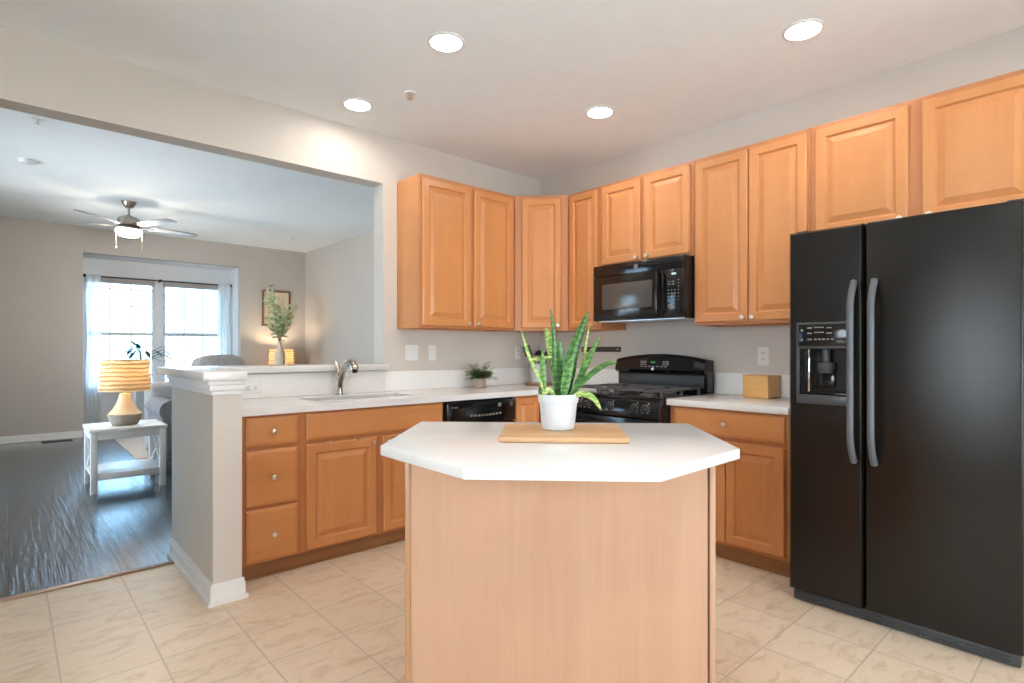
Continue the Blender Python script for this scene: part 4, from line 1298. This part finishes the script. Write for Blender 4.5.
pf = thing('picture_frame', 'brown framed picture on the far wall behind the vase', 'picture', (3.415, YF - .001, 1.935))
w, h = .235, .305
fr = MB()
fr.box(-w, w, -.028, 0, h - .03, h, .003).box(-w, w, -.028, 0, -h, -h + .03, .003).box(-w, -w + .03, -.028, 0, -h + .03, h - .03, .003).box(w - .03, w, -.028, 0, -h + .03, h - .03, .003)
fr.build('frame', M['frame'], pf)
MB().box(-w + .03, w - .03, -.012, -.004, -h + .03, h - .03).build('mat_board', M['mat'], pf)
MB().box(-w + .10, w - .10, -.0135, -.0122, -h + .11, h - .11).build('print', M['printart'], pf)

sf = thing('sofa', 'grey upholstered sofa behind the half wall, right of the side table', 'sofa', (1.13, 6.55, 0))
SL, SD = 1.95, .92
MB().box(.03, SL - .03, .10, SD - .02, .07, .30, .03).build('base', M['fabric_b'], sf)
for x0 in (0, SL - .22):
    arm = MB().box(x0 + .015, x0 + .205, .0, SD - .05, .07, .60, .05, 4)
    arm.tube([(x0 + .11, -.01, .595), (x0 + .11, SD - .06, .595)], .112, 20)
    for i in range(5): arm.box(x0 + .02 + i * .036, x0 + .05 + i * .036, -.012, .01, .10, .58, .008)
    arm.build('arm', M['fabric_b'], sf)
MB().box(.0, SL, SD - .26, SD, .10, .86, .09, 5).build('backrest', M['fabric'], sf)
for i in range(2):
    x0 = .225 + i * (SL - .45) / 2
    MB().box(x0, x0 + (SL - .45) / 2 - .005, .02, SD - .26, .301, .45, .04, 4).build('seat_cushion', M['fabric_b'], sf)
for x in (.06, SL - .06):
    for y in (.12, SD - .08): MB().lathe([(0, 0), (.02, 0), (.028, .068), (0, .068)], 12, T(x, y, 0)).build('foot', M['darkwood'], sf)

ac = thing('armchair', 'grey rounded-back armchair in front of the right window', 'armchair', (2.40, 8.62, .0128), .2)
MB().box(-.36, .36, -.36, .36, .08, .42, .05, 4).build('base', M['fabric'], ac)
m = MB()
m.prism([(-.36, 0), (.36, 0), (.38, .50), (.33, .66), (.18, .71), (-.18, .71), (-.33, .66), (-.38, .50)], -.11, .11, .05, 4, M=T(0, .36, .43) @ RX(PI / 2 - .12))
m.build('backrest', M['fabric'], ac)
for sx in (-1, 1): MB().box(sx * .44 - .10, sx * .44 + .10, -.36, .36, .08, .60, .07, 5).build('arm', M['fabric'], ac)
MB().box(-.33, .33, -.38, .24, .425, .52, .04, 4).build('seat_cushion', M['fabric'], ac)
for sx in (-1, 1):
    for sy in (-1, 1): MB().lathe([(0, 0), (.02, 0), (.028, .08), (0, .08)], 12, T(sx * .30, sy * .30, 0)).build('foot', M['darkwood'], ac)

m = MB().box(-.885, .885, -1.08, 1.08, 0, .012, .004)
rgo = tag(m.build('rug', M['rug']), 'beige area rug on the dark wood floor beyond the side table', 'rug')
rgo.location = (1.955, 8.50, .0004)
vn = thing('floor_register', 'dark metal floor register by the far wall baseboard', 'floor register', (.49, 9.62, .0005))
MB().box(-.16, .16, -.06, .06, 0, .004, .001).build('grille', M['register'], vn)
m = MB()
for i in range(11): m.box(-.145 + i * .027, -.130 + i * .027, -.045, .045, .004, .007)
m.build('louvres', M['register'], vn)

# house plant on a white stand by the window
random.seed(3)
hp = thing('plant_stand', 'white four-legged plant stand by the window behind the lamp', 'plant stand', (1.46, 9.72, 0))
MB().lathe([(0, .85), (.15, .85), (.15, .88), (0, .88)], 28).build('top', M['tablewhite'], hp)
for a in range(4):
    t = PI / 4 + a * PI / 2
    MB().tube([(.16 * math.cos(t), .16 * math.sin(t), 0), (.125 * math.cos(t), .125 * math.sin(t), .85)], .012, 8).build('leg', M['tablewhite'], hp)
pt = thing('house_plant', 'leafy dark green house plant in a pot on the white plant stand', 'potted plant', (1.46, 9.72, .8805))
MB().lathe([(0, 0), (.085, 0), (.105, .16), (.108, .17), (.098, .17), (.092, .14), (0, .14)], 28).build('pot', M['potwhite'], pt)
stm, lf = MB(), bmesh.new()
for i in range(24):
    a = random.uniform(0, 2 * PI); Lg = random.uniform(.16, .36); hh = random.uniform(.20, .42)
    dv = Vector((math.cos(a), math.sin(a) * .7, 0))
    tip = dv * Lg + Vector((0, 0, hh))
    stm.tube([(0, 0, .13), tuple(dv * Lg * .45 + Vector((0, 0, hh * .8))), tuple(tip)], .004, 5)
    s_ = Vector((-dv.y, dv.x, 0)) * .045
    d2 = (dv + Vector((0, 0, random.uniform(-.7, .4)))).normalized()
    q = [tip, tip + d2 * .06 - s_, tip + d2 * .13 - s_ * .8, tip + d2 * .21, tip + d2 * .13 + s_ * .8, tip + d2 * .06 + s_]
    lf.faces.new([lf.verts.new(p) for p in q])
stm.build('stems', M['houseleaf'], pt)
m = MB(); m._merge(lf); m.build('leaves', M['houseleaf'], pt, smooth=0)

# ------------------------------------------------------------------ outdoors beyond the window
g_ = MB().box(-40, 40, YW + .6, 80, -2.7, -2.5)
struct('ground', g_, M['grass'])
random.seed(8)
def tree(x, y, h, label):
    t = thing('tree', label, 'tree', (x, y, -2.5), 0, 'trees outside the window')
    MB().tube([(0, 0, 0), (.05, .02, h * .4), (.0, .05, h * .8)], [.16, .11, .03], 8).build('trunk', M['bark'], t)
    b = bmesh.new()
    for i in range(260):
        d_ = Vector((random.gauss(0, 1), random.gauss(0, 1), random.gauss(0, 1))).normalized() * random.random() ** .4
        c0 = Vector((d_.x * h * .30, d_.y * h * .30, h * .68 + d_.z * h * .32))
        s1 = Vector((random.uniform(-1, 1), random.uniform(-1, 1), random.uniform(-1, 1))).normalized() * .13
        s2 = s1.cross(Vector((random.random(), random.random(), random.random()))).normalized() * .09
        b.faces.new([b.verts.new(q) for q in (c0 - s1, c0 - s2, c0 + s1, c0 + s2)])
    m = MB(); m._merge(b); m.build('crown', M['treeleaf'], t, smooth=0)
tree(1.6, 19, 3.9, 'pale leafy tree seen low through the left pane of the window')
tree(3.9, 21, 4.2, 'pale leafy tree seen low through the right window')
